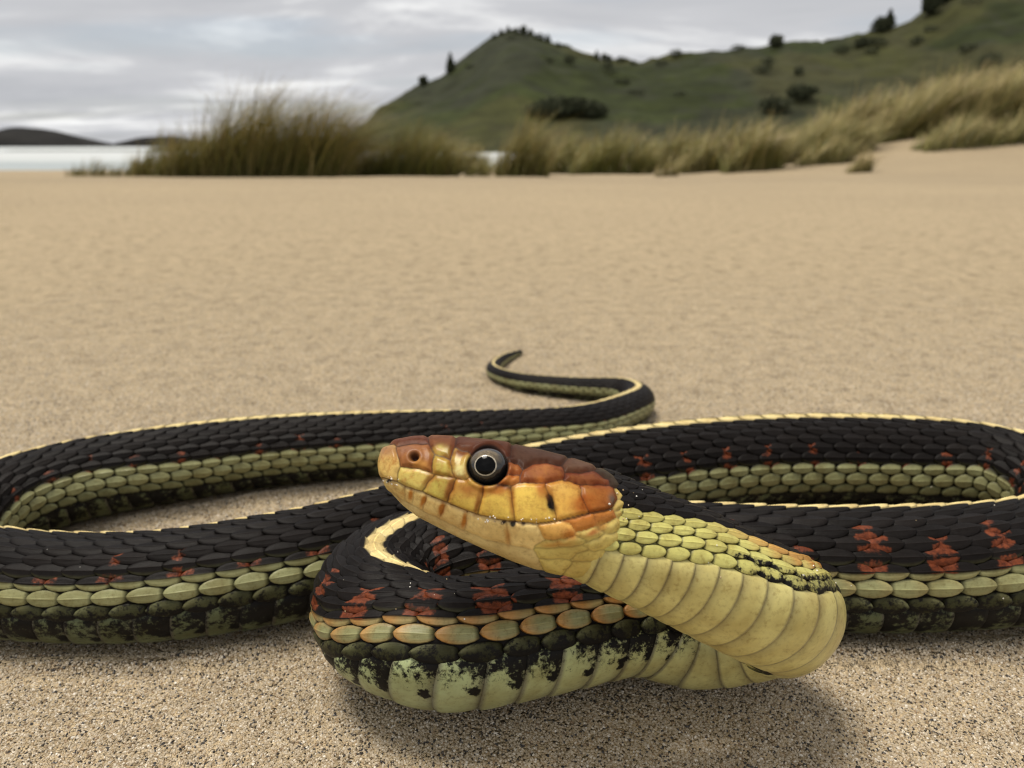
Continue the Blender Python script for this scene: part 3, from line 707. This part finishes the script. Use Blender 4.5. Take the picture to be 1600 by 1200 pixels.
spot = np.exp(-((((TB - .22) / .10)**2 + ((A - .52 - jm) / .10)**2)**1.5)) * sm((s - .05) / .02) * (1 - .35 * far_)
fill = np.where(A > .25, .46, .40) * far_
mott = np.clip(np.maximum((.34 + .36 * lat) * (lat > 0) * (1.0 - .14 * sm((TB - .25) / .5)), fill) + .45 * spot + jm, 0, .78) * sm((s - .014) / .012)
q = np.concatenate([grid_quads(len(tt), len(aa), False, i * len(tt) * len(aa)) for i in range(NC)])
put(v, q, c_, mott)

# ------------------------------------------------------------------ the snake: head
HD = 0.0842; HC = at_depth(790, 790, HD)
to_cam = C0 - HC; 
EY = to_cam / np.linalg.norm(to_cam)                    # the side of the head that faces out of the coil
EX = RT - (RT @ EY) * EY; EX /= np.linalg.norm(EX); EZ = np.cross(EX, -EY) * 1.0
if EZ[2] < 0: EZ = -EZ
MM = HD / F
def cr(x, y): return np.array([560 + x / 3.529, 640 + y / 3.529])     # measuring sheet units -> head chart units
top = np.array([cr(*p) for p in [(103, 300), (108, 262), (130, 213), (190, 170), (300, 150), (430, 145), (550, 152), (700, 172), (850, 203), (1000, 225), (1150, 262), (1300, 310), (1380, 350), (1460, 420), (1540, 490), (1620, 560), (1720, 640)]])
bot = np.array([cr(*p) for p in [(103, 302), (108, 345), (125, 390), (160, 448), (230, 515), (330, 590), (450, 650), (560, 703), (700, 765), (850, 828), (950, 862), (1080, 902), (1180, 915), (1270, 905), (1360, 870), (1460, 820), (1720, 720)]])
nx, nf_ = 440, 300
u_ = np.linspace(0, 1, nx); xx = top[0, 0] + (cr(1720, 0)[0] - top[0, 0]) * (u_**1.25 * .75 + u_ * .25 * u_)
def pchip(x, X_, Y_):
    y = np.interp(x, X_, Y_); return y
yt = np.interp(xx, top[:, 0], top[:, 1]); yb = np.interp(xx, bot[:, 0], bot[:, 1])
def smooth1(a, w):
    kern = np.hanning(2 * w + 1); kern /= kern.sum()
    pad = np.concatenate([2 * a[0] - a[1:w + 1][::-1], a, 2 * a[-1] - a[-w - 1:-1][::-1]]); return np.convolve(pad, kern, 'valid')
yt = smooth1(yt, 9); yb = smooth1(yb, 9); yt[0] = yb[0] = (yt[0] + yb[0]) / 2
wx = np.interp(xx, [589, 590, 592, 597, 605, 620, 650, 700, 760, 820, 880, 920, 950, 975, 1000, 1050], [0, 10, 18, 29, 40, 50, 61, 74, 87, 96, 99, 96, 84, 62, 40, 12])
wx = smooth1(wx, 7); wx[0] = 0.0; wx = np.maximum(wx, 0)
th = np.linspace(-np.pi, np.pi, nf_, endpoint=False)      # 0 = +side (towards EY), pi/2 = top
ct, st = np.cos(th), np.sin(th)
ex = 2 / 2.5
lat_ = np.sign(ct) * np.abs(ct)**ex; ver_ = np.sign(st) * np.abs(st)**(2 / 2.3)
yc = (yt + yb) / 2; hh = np.maximum((yb - yt) / 2, 0)
lt = lat_[None] * wx[:, None]; vt = yc[:, None] - ver_[None] * hh[:, None]
# lower jaw narrows under the lip, crown slightly narrower than the cheek
lt = lt * (1 - 0.20 * sm((-ver_[None] - .25) / .75) - 0.10 * sm((ver_[None] - .3) / .6))
XX = np.broadcast_to(xx[:, None], lt.shape)
def head_pos(x, y, l): return HC + ((x - 790)[..., None] * EX - (y - 790)[..., None] * EZ + l[..., None] * EY) * MM
def chart(x, y, l):
    k = HD / (HD - np.abs(l) * MM); return 790 + (x - 790) * k, 790 + (y - 790) * k
GX, GY = chart(XX, vt, lt)
# surface normal in chart space (finite differences)
L3 = np.stack([XX, vt, lt], -1)
du = np.gradient(L3, axis=0); dv = (np.roll(L3, -1, 1) - np.roll(L3, 1, 1))
nrm = np.cross(du, dv); nrm /= np.linalg.norm(nrm, axis=-1)[..., None] + 1e-9
ctr = np.stack([XX, np.broadcast_to(yc[:, None], XX.shape), 0 * XX], -1)
flip = ((nrm * (L3 - ctr)).sum(-1) < 0); nrm[flip] *= -1
plates = [   # (outline, colour)
 ('rostral', [(90, 200), (140, 195), (195, 180), (205, 240), (222, 318), (207, 365), (200, 402), (120, 378), (80, 330)], (.62, .45, .17)),
 ('nasal', [(203, 204), (300, 188), (378, 188), (410, 240), (398, 348), (330, 325), (226, 318), (206, 245)], (.24, .095, .038)),
 ('internasal', [(140, 190), (190, 130), (370, 120), (374, 150), (384, 184), (300, 184), (205, 198)], (.115, .038, .023)),
 ('prefrontal', [(374, 120), (532, 120), (528, 170), (510, 226), (498, 268), (412, 238), (386, 186), (376, 150)], (.15, .056, .026)),
 ('loreal', [(412, 246), (496, 274), (516, 366), (402, 352), (404, 300)], (.48, .41, .10)),
 ('preocular', [(532, 216), (600, 238), (600, 300), (590, 382), (532, 376), (506, 300), (512, 250)], (.46, .37, .11)),
 ('supraocular', [(536, 120), (700, 120), (850, 190), (838, 262), (780, 235), (710, 222), (640, 240), (560, 220), (534, 205), (532, 165)], (.085, .030, .018)),
 ('postocular', [(820, 296), (880, 298), (905, 330), (892, 360), (820, 358)], (.26, .085, .025)),
 ('postocular', [(770, 420), (800, 366), (886, 366), (890, 398), (840, 414)], (.42, .17, .04)),
 ('temporal', [(908, 330), (960, 302), (1040, 292), (1130, 320), (1142, 368), (1040, 402), (893, 404), (896, 360)], (.21, .068, .022)),
 ('parietal', [(852, 180), (1000, 190), (1160, 240), (1132, 298), (1050, 288), (960, 298), (905, 326), (882, 294), (832, 290), (842, 250)], (.060, .028, .020)),
 ('temporal', [(1142, 348), (1230, 347), (1300, 337), (1392, 382), (1388, 402), (1300, 412), (1222, 408), (1144, 386)], (.19, .062, .026)),
 ('temporal', [(1134, 302), (1200, 250), (1310, 290), (1322, 332), (1230, 344), (1142, 342)], (.095, .050, .036)),
 ('nuchal', [(1324, 300), (1430, 340), (1500, 410), (1470, 442), (1394, 400), (1312, 336)], (.05, .040, .034)),
 ('lip', [(226, 322), (330, 330), (410, 366), (376, 400), (346, 456), (280, 432), (208, 398), (212, 365)], (.55, .45, .14)),
 ('lip', [(412, 366), (530, 381), (520, 420), (481, 516), (400, 490), (348, 457)], (.48, .41, .10)),
 ('lip', [(532, 388), (620, 395), (686, 425), (680, 480), (656, 582), (560, 552), (484, 517)], (.60, .44, .10)),
 ('lip', [(690, 425), (760, 417), (836, 427), (850, 480), (860, 617), (760, 607), (660, 583)], (.68, .50, .11)),
 ('lip', [(840, 430), (920, 404), (1030, 407), (1046, 470), (1080, 560), (1094, 612), (980, 627), (863, 617)], (.70, .50, .11)),
 ('lip', [(1034, 408), (1130, 394), (1225, 410), (1230, 470), (1272, 560), (1200, 588), (1097, 610), (1082, 545)], (.66, .40, .09)),
 ('lip', [(1227, 412), (1330, 414), (1402, 440), (1432, 490), (1412, 535), (1370, 550), (1276, 566), (1240, 480)], (.30, .10, .022)),
 ('lower_lip', [(120, 384), (200, 406), (246, 432), (250, 505), (180, 465), (150, 440)], (.66, .52, .24)),
 ('lower_lip', [(248, 432), (302, 450), (290, 522), (252, 505)], (.72, .56, .27)),
 ('lower_lip', [(304, 450), (372, 472), (350, 556), (292, 524)], (.74, .58, .28)),
 ('lower_lip', [(374, 472), (480, 520), (441, 602), (352, 558)], (.76, .60, .30)),
 ('lower_lip', [(482, 520), (600, 574), (585, 671), (443, 606)], (.78, .62, .32)),
 ('lower_lip', [(602, 574), (760, 611), (815, 640), (830, 745), (700, 717), (587, 672)], (.78, .63, .33)),
 ('lower_lip', [(817, 638), (862, 622), (982, 632), (1022, 720), (960, 750), (850, 750), (832, 722)], (.78, .62, .32)),
 ('lower_lip', [(986, 634), (1130, 616), (1176, 640), (1190, 690), (1090, 716), (1022, 706)], (.68, .40, .12)),
 ('lower_lip', [(1132, 612), (1300, 577), (1312, 630), (1200, 662), (1180, 640)], (.44, .17, .035)),
 ('lower_lip', [(1302, 576), (1412, 548), (1417, 590), (1314, 630)], (.42, .17, .04)),
 ('chin', [(180, 468), (246, 510), (441, 607), (585, 674), (700, 720), (830, 750), (972, 800), (1000, 900), (850, 860), (560, 745), (330, 640), (200, 520)], (.62, .52, .29)),
]
gul = [((1010, 722), (1100, 720), (1200, 700), (1250, 720), (1180, 752), (1050, 762), (975, 752)), ((980, 770), (1080, 766), (1190, 756), (1250, 770), (1180, 812), (1060, 822), (985, 806)),
       ((1195, 690), (1300, 660), (1350, 668), (1320, 705), (1250, 716)), ((1255, 745), (1340, 706), (1450, 690), (1420, 740), (1300, 780)), ((1200, 790), (1300, 785), (1400, 775), (1380, 815), (1270, 830), (1180, 822)),
       ((1330, 664), (1400, 620), (1460, 580), (1470, 615), (1400, 670)), ((1400, 548), (1440, 500), (1478, 490), (1480, 525), (1430, 560)), ((1000, 830), (1100, 826), (1170, 845), (1130, 890), (1040, 880)), ((1180, 845), (1290, 842), (1270, 940), (1190, 925), (1140, 900)),
       ((1420, 565), (1480, 540), (1500, 570), (1440, 600)), ((1440, 440), (1490, 450), (1490, 485), (1440, 485))]
for g_ in gul: plates.append(('gular', list(g_), (.58, .49, .18)))
def poly_dist(px, py, poly):
    poly = np.array([cr(*p) for p in poly]); n = len(poly)
    d = np.full(px.shape, 1e9); ins = np.zeros(px.shape, bool)
    for i in range(n):
        a, b2 = poly[i], poly[(i + 1) % n]; e_ = b2 - a
        t2 = np.clip(((px - a[0]) * e_[0] + (py - a[1]) * e_[1]) / (e_ @ e_), 0, 1)
        d = np.minimum(d, np.hypot(px - a[0] - t2 * e_[0], py - a[1] - t2 * e_[1]))
        cnd = ((a[1] > py) != (b2[1] > py)) & (px < e_[0] * (py - a[1]) / (e_[1] if e_[1] != 0 else 1e-9) + a[0]); ins ^= cnd
    return np.where(ins, d, -d)
soft = np.ones(XX.shape); best = np.full(XX.shape, -9.0); second = np.full(XX.shape, -9.0); hc = np.broadcast_to(np.array([.50, .42, .17]), XX.shape + (3,)).copy()
wob = (vnoise(GX / 9, GY / 9, 3) - .5) * 2.2; wob2 = (vnoise(GX / 9 + 40, GY / 9, 4) - .5) * 2.2
for nm_, poly, colr in plates:
    d = poly_dist(GX + wob, GY + wob2, poly)
    w_ = d > best
    second = np.where(w_, best, np.maximum(second, d)); best = np.where(w_, d, best); hc[w_] = colr; soft[w_] = {'lower_lip': .4, 'chin': .35, 'gular': .6}.get(nm_, 1.0)
# painted skin pigment on the plates: (x, y, rx, ry, angle, colour, strength)
pig = [(285, 470, 12, 26, 12, (.45, .19, .03), .9), (355, 505, 13, 32, 14, (.42, .17, .025), .95), (457, 555, 15, 42, 14, (.42, .17, .025), .95), (584, 612, 16, 44, 8, (.45, .18, .025), .9), (822, 700, 14, 50, -8, (.50, .24, .05), .6),
       (1058, 510, 19, 46, -22, (.008, .008, .010), 1.6), (800, 432, 50, 16, 6, (.05, .05, .06), 1.1), (760, 450, 80, 26, 0, (.42, .17, .03), .8), (610, 440, 80, 34, 8, (.38, .17, .04), .75), (655, 520, 16, 70, 10, (.30, .13, .03), .7), (500, 440, 24, 70, 14, (.32, .15, .04), .8), (390, 390, 22, 50, 25, (.34, .17, .05), .6),
       (850, 520, 14, 80, 0, (.42, .20, .03), .6), (1010, 430, 30, 60, -12, (.46, .17, .03), .75), (1240, 520, 70, 60, -20, (.40, .13, .02), .85), (1400, 500, 24, 40, 0, (.10, .08, .08), .7), (1150, 440, 120, 40, 0, (.60, .40, .11), .3),
       (340, 300, 55, 30, 20, (.42, .20, .05), .8), (450, 235, 45, 30, 0, (.42, .36, .09), 1.0), (560, 345, 34, 36, 0, (.62, .58, .30), 1.0), (560, 240, 46, 26, 0, (.20, .09, .04), .9), (150, 230, 60, 40, 0, (.30, .16, .09), .7), (250, 220, 60, 26, 0, (.24, .11, .07), .8),
       (1170, 690, 40, 30, 0, (.50, .20, .04), .8), (1290, 680, 50, 16, -20, (.42, .17, .05), .7), (1090, 740, 90, 18, 0, (.55, .30, .08), .6), (1340, 640, 30, 24, 0, (.55, .30, .08), .7), (850, 628, 18, 16, 0, (.03, .03, .03), 1.2), (800, 626, 12, 8, 0, (.05, .04, .04), 1.), (910, 630, 12, 8, 0, (.05, .04, .04), 1.0), (1010, 330, 60, 30, 0, (.36, .14, .06), .6), (160, 395, 12, 12, 0, (.03, .03, .03), 1.0)]
for (x, y, rx, ry, an, colr, sg) in pig:
    c0 = cr(x, y); a2 = math.radians(an); ddx = (GX + wob * 1.5 - c0[0]) * 3.529; ddy = (GY + wob2 * 1.5 - c0[1]) * 3.529
    uu = (ddx * math.cos(a2) + ddy * math.sin(a2)) / rx; vv = (-ddx * math.sin(a2) + ddy * math.cos(a2)) / ry
    f = np.clip(sg * 1.35 * np.exp(-(uu**2 + vv**2)**1.3), 0, 1)[..., None]
    hc = hc * (1 - f) + np.array(colr) * f
# crown plates meet along the midline
crown = sm((ver_[None] - .93) / .05)
mid = np.exp(-(lt / 2.2)**2) * crown * sm((XX - 800) / 20)
best = np.where(mid > .3, np.minimum(best, 3 * (1 - mid)), best)
# small overlapping nape and throat scales where no large plate lies
an_ = math.radians(27); ux = (GX - 900) * math.cos(an_) + (GY - 800) * math.sin(an_); uy = -(GX - 900) * math.sin(an_) + (GY - 800) * math.cos(an_)
cw, chh = 32.0, 17.0
d1 = np.full(GX.shape, 1e9); d2 = d1.copy(); idc = np.zeros(GX.shape)
jr = np.floor(uy / chh)
for dj in (-1, 0, 1):
    rj = jr + dj; offx = 0.5 * (rj % 2)
    ic = np.floor(ux / cw - offx)
    for di in (-1, 0, 1):
        ii = ic + di
        sx = (ii + offx + .5 + .18 * (hash2(ii + 300, rj + 300, 3) - .5)) * cw; sy = (rj + .5 + .18 * (hash2(ii + 300, rj + 300, 9) - .5)) * chh
        dd = np.hypot((ux - sx) / 1.75, uy - sy)
        nw_ = dd < d1; d2 = np.where(nw_, d1, np.minimum(d2, dd)); idc = np.where(nw_, hash2(ii + 300, rj + 300, 21), idc); d1 = np.where(nw_, dd, d1)
cell = (d2 - d1) * 1.0
free = (best <= -8.9) & (XX > 830)
best = np.where(free, best, (best - second) / 2)
nape = sm((yt[:, None] + 34 - vt) / 14)[..., None]
small_c = (np.array([.50, .46, .145]) * (.8 + .35 * idc)[..., None]) * (1 - nape) + np.array([.045, .036, .030]) * nape
hc = np.where(free[..., None], small_c, hc); best = np.where(free, cell, best)
crack = 1 - sm((best + 0.3) / 2.4)
mouth = np.array([cr(*p) for p in [(120, 382), (203, 404), (250, 432), (346, 458), (482, 518), (656, 585), (760, 609), (860, 619), (980, 630), (1096, 613), (1272, 572), (1412, 546)]])
my = np.interp(GX, mouth[:, 0], mouth[:, 1]); dm = np.abs(GY - my); inm = (GX > mouth[0, 0]) & (GX < mouth[-1, 0]) & (np.abs(lt) > 2)
disp = (3.4 * (.45 + .55 * soft) + .8 * free) * sm((best + 1.2) / (8.5 - 2.5 * free)) - 2.2 + 1.6 * free * sm((idc - .3)) - 2.6 * np.exp(-(dm / 2.0)**2) * inm
lipc = np.exp(-(dm / 1.3)**2) * inm
nc = cr(303, 262); dn = np.hypot((GX - nc[0]) / 1.05, (GY - nc[1]) / 0.95); side_ok = np.abs(lt) > 8
disp = disp - 12 * np.exp(-(dn / 6.2)**4) * side_ok + 1.6 * np.exp(-((dn - 11) / 4)**2) * side_ok
ey = cr(711, 316); de = np.hypot(GX - ey[0], (GY - ey[1]) * np.where(GY < ey[1], 1.22, 1.10)); 
disp = disp - 12 * sm((33.0 - de) / 4) * side_ok + 3.2 * np.exp(-((de - 36.5) / 4.5)**2) * side_ok
brow = np.exp(-(((GX - ey[0]) / 44)**2 + ((GY - (ey[1] - 31)) / 8)**2)) * side_ok
disp = disp + 7.0 * brow
mrg = (np.clip(1 - best / 8.5, 0, 1)**.8 * np.clip(1.35 - (GY - 700) / 105, 0, .85) * (.55 + .9 * vnoise(GX / 5, GY / 5, 12)) * soft * (~free) * sm((GX - 640) / 60))[..., None]
hc = hc * (1 - mrg) + hc * np.array([.62, .34, .18]) * mrg
crk = (crack * .80 * soft)[..., None]; hc = hc * np.array([1.0, .94, .72]) * (1 - crk) + np.array([.030, .015, .009]) * crk
hc = hc * (1 - .75 * lipc[..., None]) + np.array([.10, .05, .025]) * .75 * lipc[..., None]
nd = (np.exp(-(dn / 7.5)**4) * side_ok)[..., None]; hc = hc * (1 - nd) + np.array([.035, .014, .010]) * nd
ed = (sm((35.0 - de) / 3) * side_ok)[..., None]; hc = hc * (1 - ed) + np.array([.012, .010, .009]) * ed
L3d = L3 + nrm * (disp * sm((XX - 589) / 12))[..., None]
hv = head_pos(L3d[..., 0], L3d[..., 1], L3d[..., 2])
frk = np.clip(hc[..., 0] * 2.2 - .2, 0, 1) * np.clip(1.15 - (GY - 690) / 160, .15, 1)
put(hv, grid_quads(nx, nf_, True), hc, 0.0)
freck = np.zeros(nv[0]); freck[-frk.size:] = frk.ravel()

snake = bpy.data.objects.new('garter_snake', None); COL.objects.link(snake)
snake.location = (0.0, 0.10, 0.0); snake.empty_display_size = 0.02
bpy.context.view_layer.update()
inv = np.array([0.0, 0.10, 0.0])
body_o = mesh_obj('body', np.concatenate(vs) - inv, np.concatenate(qs), M_SNAKE, snake, col=np.concatenate(cs), floats={'mottle': np.concatenate(ms), 'freckle': freck, 'redf': np.concatenate(rs), 'salong': np.concatenate(sps)[:, 0], 'sround': np.concatenate(sps)[:, 1]})
tag(snake, 'coiled black garter snake with yellow stripes, red bars and raised rusty head', 'snake')

# eyes
M_EYE = mat_vcol('eye_iris', 0.12, None, 0.35); M_EYE.node_tree.nodes['Principled BSDF'].inputs['Coat Weight'].default_value = 0.5
M_EYE.node_tree.nodes['Principled BSDF'].inputs['Coat Roughness'].default_value = 0.02
M_PUP = mat_plain('eye_pupil', (.002, .002, .002), .12, .12, 0.0); M_RING = mat_vcol('eye_ring', .2, None, .6)
M_RING.node_tree.nodes['Principled BSDF'].inputs['Coat Weight'].default_value = 0.3
def dome(r0, r1, RAD, off, colf, n=28, m_=64):
    """ring of a sphere about the eye axis between angular radii r0..r1"""
    aa_ = np.linspace(r0, r1, n); bb_ = np.linspace(0, 2 * np.pi, m_, endpoint=False)
    A_, B_ = np.meshgrid(aa_, bb_, indexing='ij')
    R_ = RAD + off
    loc = np.stack([R_ * np.sin(A_) * np.cos(B_), R_ * np.sin(A_) * np.sin(B_), R_ * np.cos(A_)], -1)
    return loc, grid_quads(n, m_, True), colf(A_, B_)
def make_eye(sidesign):
    k0 = HD / (HD - 78 * MM); ex0 = 790 + (ey[0] - 790) / k0; ey0 = 790 + (ey[1] - 790) / k0
    RAD = 31.5
    lat_c = (float(np.interp(ex0, xx, wx)) * 0.965 - 24.5) 
    axis = np.array([-.10, .06, 1.0]); axis /= np.linalg.norm(axis)
    e1 = np.cross([0, 1, 0], axis); e1 /= np.linalg.norm(e1); e2 = np.cross(axis, e1)
    def wpos(loc):
        q_ = loc[..., 0:1] * e1 + loc[..., 1:2] * e2 + loc[..., 2:3] * axis
        x_ = ex0 + q_[..., 0]; y_ = ey0 - q_[..., 1] * .93; l_ = (lat_c + q_[..., 2]) * sidesign
        return head_pos(x_, y_, l_) - inv
    def iris(A_, B_):
        upn = np.sin(B_)
        n_ = vnoise(A_ * 40, B_ * 9, 5)
        c_ = np.array([.016, .014, .012]) + np.clip(upn - .1, 0, 1)[..., None] * np.array([.19, .14, .075]) * (0.15 + 1.2 * n_)[..., None]
        rimd = sm((A_ - .82) / .25)[..., None]
        return c_ * (1 - rimd) + np.array([.008, .007, .007]) * rimd
    l, q, c = dome(.0005, 1.9, RAD, 0, iris, 60, 96)
    e = mesh_obj('eye', wpos(l).reshape(-1, 3), q, M_EYE, snake, col=c.reshape(-1, 3))
    l, q, c = dome(.0005, .485, RAD, .25, lambda A_, B_: np.zeros(A_.shape + (3,)))
    mesh_obj('pupil', wpos(l).reshape(-1, 3), q, M_PUP, e)
    l, q, c = dome(.485, .545, RAD, .32, lambda A_, B_: np.array([.42, .37, .28]) * (0.6 + .6 * vnoise(B_ * 9, A_ * 5, 8))[..., None], 6)
    mesh_obj('iris_ring', wpos(l).reshape(-1, 3), q, M_RING, e, col=c.reshape(-1, 3))
make_eye(1); make_eye(-1)

# sand pressed down under the body and heaped a little along its sides
ipb = np.arange(0, NR, 7); ipb = ipb[(PPg[ipb, 2] - RRg[ipb]) < .0012]
PB, RB = PPg[ipb, :2], RRg[ipb]
def berm(x, y):
    sh = np.shape(x); x = np.ravel(x); y = np.ravel(y); o_ = np.zeros(len(x))
    w_ = np.where((np.abs(x) < .16) & (y > .06) & (y < .32))[0]
    for c_ in np.array_split(w_, max(1, len(w_) // 4000)):
        d_ = np.hypot(x[c_, None] - PB[None, :, 0], y[c_, None] - PB[None, :, 1]) / RB[None]
        k_ = d_.argmin(1); dm2 = d_[np.arange(len(c_)), k_]
        n_ = .5 + vnoise(x[c_] * 140, y[c_] * 140, 15)
        o_[c_] = RB[k_] * (.15 * n_ * np.exp(-((dm2 - .92) / .24)**2) - .05 * np.exp(-(dm2 / .5)**2))
    return o_.reshape(sh)
gz = np.zeros(len(sand.data.vertices) * 3, np.float32); sand.data.vertices.foreach_get('co', gz); gz = gz.reshape(-1, 3)
gz[:, 2] += berm(gz[:, 0], gz[:, 1]); sand.data.vertices.foreach_set('co', gz.ravel()); sand.data.update()

# ------------------------------------------------------------------ loose sand grains
xe = np.linspace(-.24, .24, 240); ye = np.linspace(.045, .46, 220)
Xe, Ye = np.meshgrid(xe, ye, indexing='ij'); Ze = ground_z(Xe, Ye) + berm(Xe, Ye)
dens = np.interp(Ye, [.04, .125, .16, .22, .32, .45], [1.0, 1.0, .55, .25, .08, .01]) * np.interp(np.abs(Xe) / (Ye * .95 + .02), [0, .85, 1.2], [1, 1, .3])
grains = mesh_obj('sand_grains', np.stack([Xe, Ye, Ze - .00005], -1).reshape(-1, 3), grid_quads(240, 220), M_GRAIN, floats={'dens': dens.ravel()})
tag(grains, 'loose tan, white and dark sand grains around the snake', 'sand', kind='stuff')
ng = bpy.data.node_groups.new('grain_scatter', 'GeometryNodeTree')
ng.interface.new_socket('Geometry', in_out='INPUT', socket_type='NodeSocketGeometry'); ng.interface.new_socket('Geometry', in_out='OUTPUT', socket_type='NodeSocketGeometry')
gi = ng.nodes.new('NodeGroupInput'); go = ng.nodes.new('NodeGroupOutput')
dp = ng.nodes.new('GeometryNodeDistributePointsOnFaces'); na_ = ng.nodes.new('GeometryNodeInputNamedAttribute'); na_.data_type = 'FLOAT'; na_.inputs[0].default_value = 'dens'
mu = ng.nodes.new('ShaderNodeMath'); mu.operation = 'MULTIPLY'; mu.inputs[1].default_value = 9.5e6
ng.links.new(na_.outputs[0], mu.inputs[0]); ng.links.new(mu.outputs[0], dp.inputs['Density']); ng.links.new(gi.outputs[0], dp.inputs['Mesh'])
ico = ng.nodes.new('GeometryNodeMeshIcoSphere'); ico.inputs['Radius'].default_value = 1.0; ico.inputs['Subdivisions'].default_value = 2
sp = ng.nodes.new('GeometryNodeSetPosition'); ntx = ng.nodes.new('ShaderNodeTexNoise'); ntx.inputs['Scale'].default_value = 1.3
vm = ng.nodes.new('ShaderNodeVectorMath'); vm.operation = 'SUBTRACT'; vm.inputs[1].default_value = (.5, .5, .5)
ng.links.new(ntx.outputs['Color'], vm.inputs[0]); vm2 = ng.nodes.new('ShaderNodeVectorMath'); vm2.operation = 'SCALE'; vm2.inputs['Scale'].default_value = 1.3; ng.links.new(vm.outputs[0], vm2.inputs[0])
ng.links.new(ico.outputs['Mesh'], sp.inputs['Geometry']); ng.links.new(vm2.outputs[0], sp.inputs['Offset'])
smat = ng.nodes.new('GeometryNodeSetMaterial'); smat.inputs['Material'].default_value = M_GRAIN; ng.links.new(sp.outputs[0], smat.inputs['Geometry'])
iop = ng.nodes.new('GeometryNodeInstanceOnPoints'); ng.links.new(dp.outputs['Points'], iop.inputs['Points']); ng.links.new(smat.outputs[0], iop.inputs['Instance'])
rv = ng.nodes.new('FunctionNodeRandomValue'); rv.data_type = 'FLOAT_VECTOR'; rv.inputs[0].default_value = (.00011, .00011, .00010); rv.inputs[1].default_value = (.00029, .00027, .00024)
rr_ = ng.nodes.new('FunctionNodeRandomValue'); rr_.data_type = 'FLOAT_VECTOR'; rr_.inputs[0].default_value = (0, 0, 0); rr_.inputs[1].default_value = (6.28, 6.28, 6.28)
rr_.inputs['Seed'].default_value = 5
ng.links.new(rv.outputs[0], iop.inputs['Scale']); ng.links.new(rr_.outputs[0], iop.inputs['Rotation'])
ng.links.new(iop.outputs[0], go.inputs[0])
md = grains.modifiers.new('scatter', 'NODES'); md.node_group = ng

# grains stuck to the skin
allv = np.concatenate(vs); 
spots = []
for c_, n_, sp_ in [((800, 812), 22, 34), ((605, 755), 18, 7), ((1290, 900), 10, 22), ((985, 790), 7, 24), ((640, 905), 6, 50), ((940, 755), 4, 40), ((1120, 905), 4, 60), ((700, 960), 5, 90), ((300, 880), 4, 130), ((1450, 830), 8, 120)]:
    for _ in range(n_):
        spots.append((c_[0] + RNG.normal(0, sp_), c_[1] + RNG.normal(0, sp_ * (.12 if sp_ == 34 else .5))))
rel = allv - C0; dpt = rel @ FW; pxv = 800 + F * (rel @ RT) / dpt; pyv = 600 - F * (rel @ UPV) / dpt
gv, gq, gc = [], [], []; off = 0
ico_v = np.array([(0, 0, 1), (.9, 0, .4), (.28, .85, .45), (-.72, .53, .45), (-.72, -.53, .45), (.28, -.85, .45), (.72, .53, -.45), (-.28, .85, -.45), (-.9, 0, -.4), (-.28, -.85, -.45), (.72, -.53, -.45), (0, 0, -1)])
ico_f = [(0, 1, 2), (0, 2, 3), (0, 3, 4), (0, 4, 5), (0, 5, 1), (1, 6, 2), (2, 7, 3), (3, 8, 4), (4, 9, 5), (5, 10, 1), (2, 6, 7), (3, 7, 8), (4, 8, 9), (5, 9, 10), (1, 10, 6), (11, 7, 6), (11, 8, 7), (11, 9, 8), (11, 10, 9), (11, 6, 10)]
for (x, y) in spots:
    w_ = np.where((np.abs(pxv - x) < 3) & (np.abs(pyv - y) < 3))[0]
    if not len(w_): continue
    k = w_[np.argmin(dpt[w_])]
    r_ = RNG.uniform(.00005, .00014)
    pt = allv[k] + (C0 - allv[k]) / np.linalg.norm(C0 - allv[k]) * r_ * .4
    gv.append(ico_v * r_ * RNG.uniform(.7, 1.2, (1, 3)) * RNG.uniform(.85, 1.15, (12, 1)) + pt); gq.append(np.array(ico_f) + off); off += 12
    gc.append(np.repeat(np.array([(.75, .68, .55), (.8, .76, .68), (.5, .36, .2)])[RNG.integers(3)][None], 12, 0))
stuck = mesh_obj('clinging_sand_grains', np.concatenate(gv), np.concatenate(gq), mat_vcol('quartz_grain', .2, None, .6), col=np.concatenate(gc), smooth=False)
tag(stuck, 'tiny pale sand grains clinging to the snake skin', 'sand', kind='stuff')
print('snake length', LEN, 'columns', NC, 'verts', len(allv))
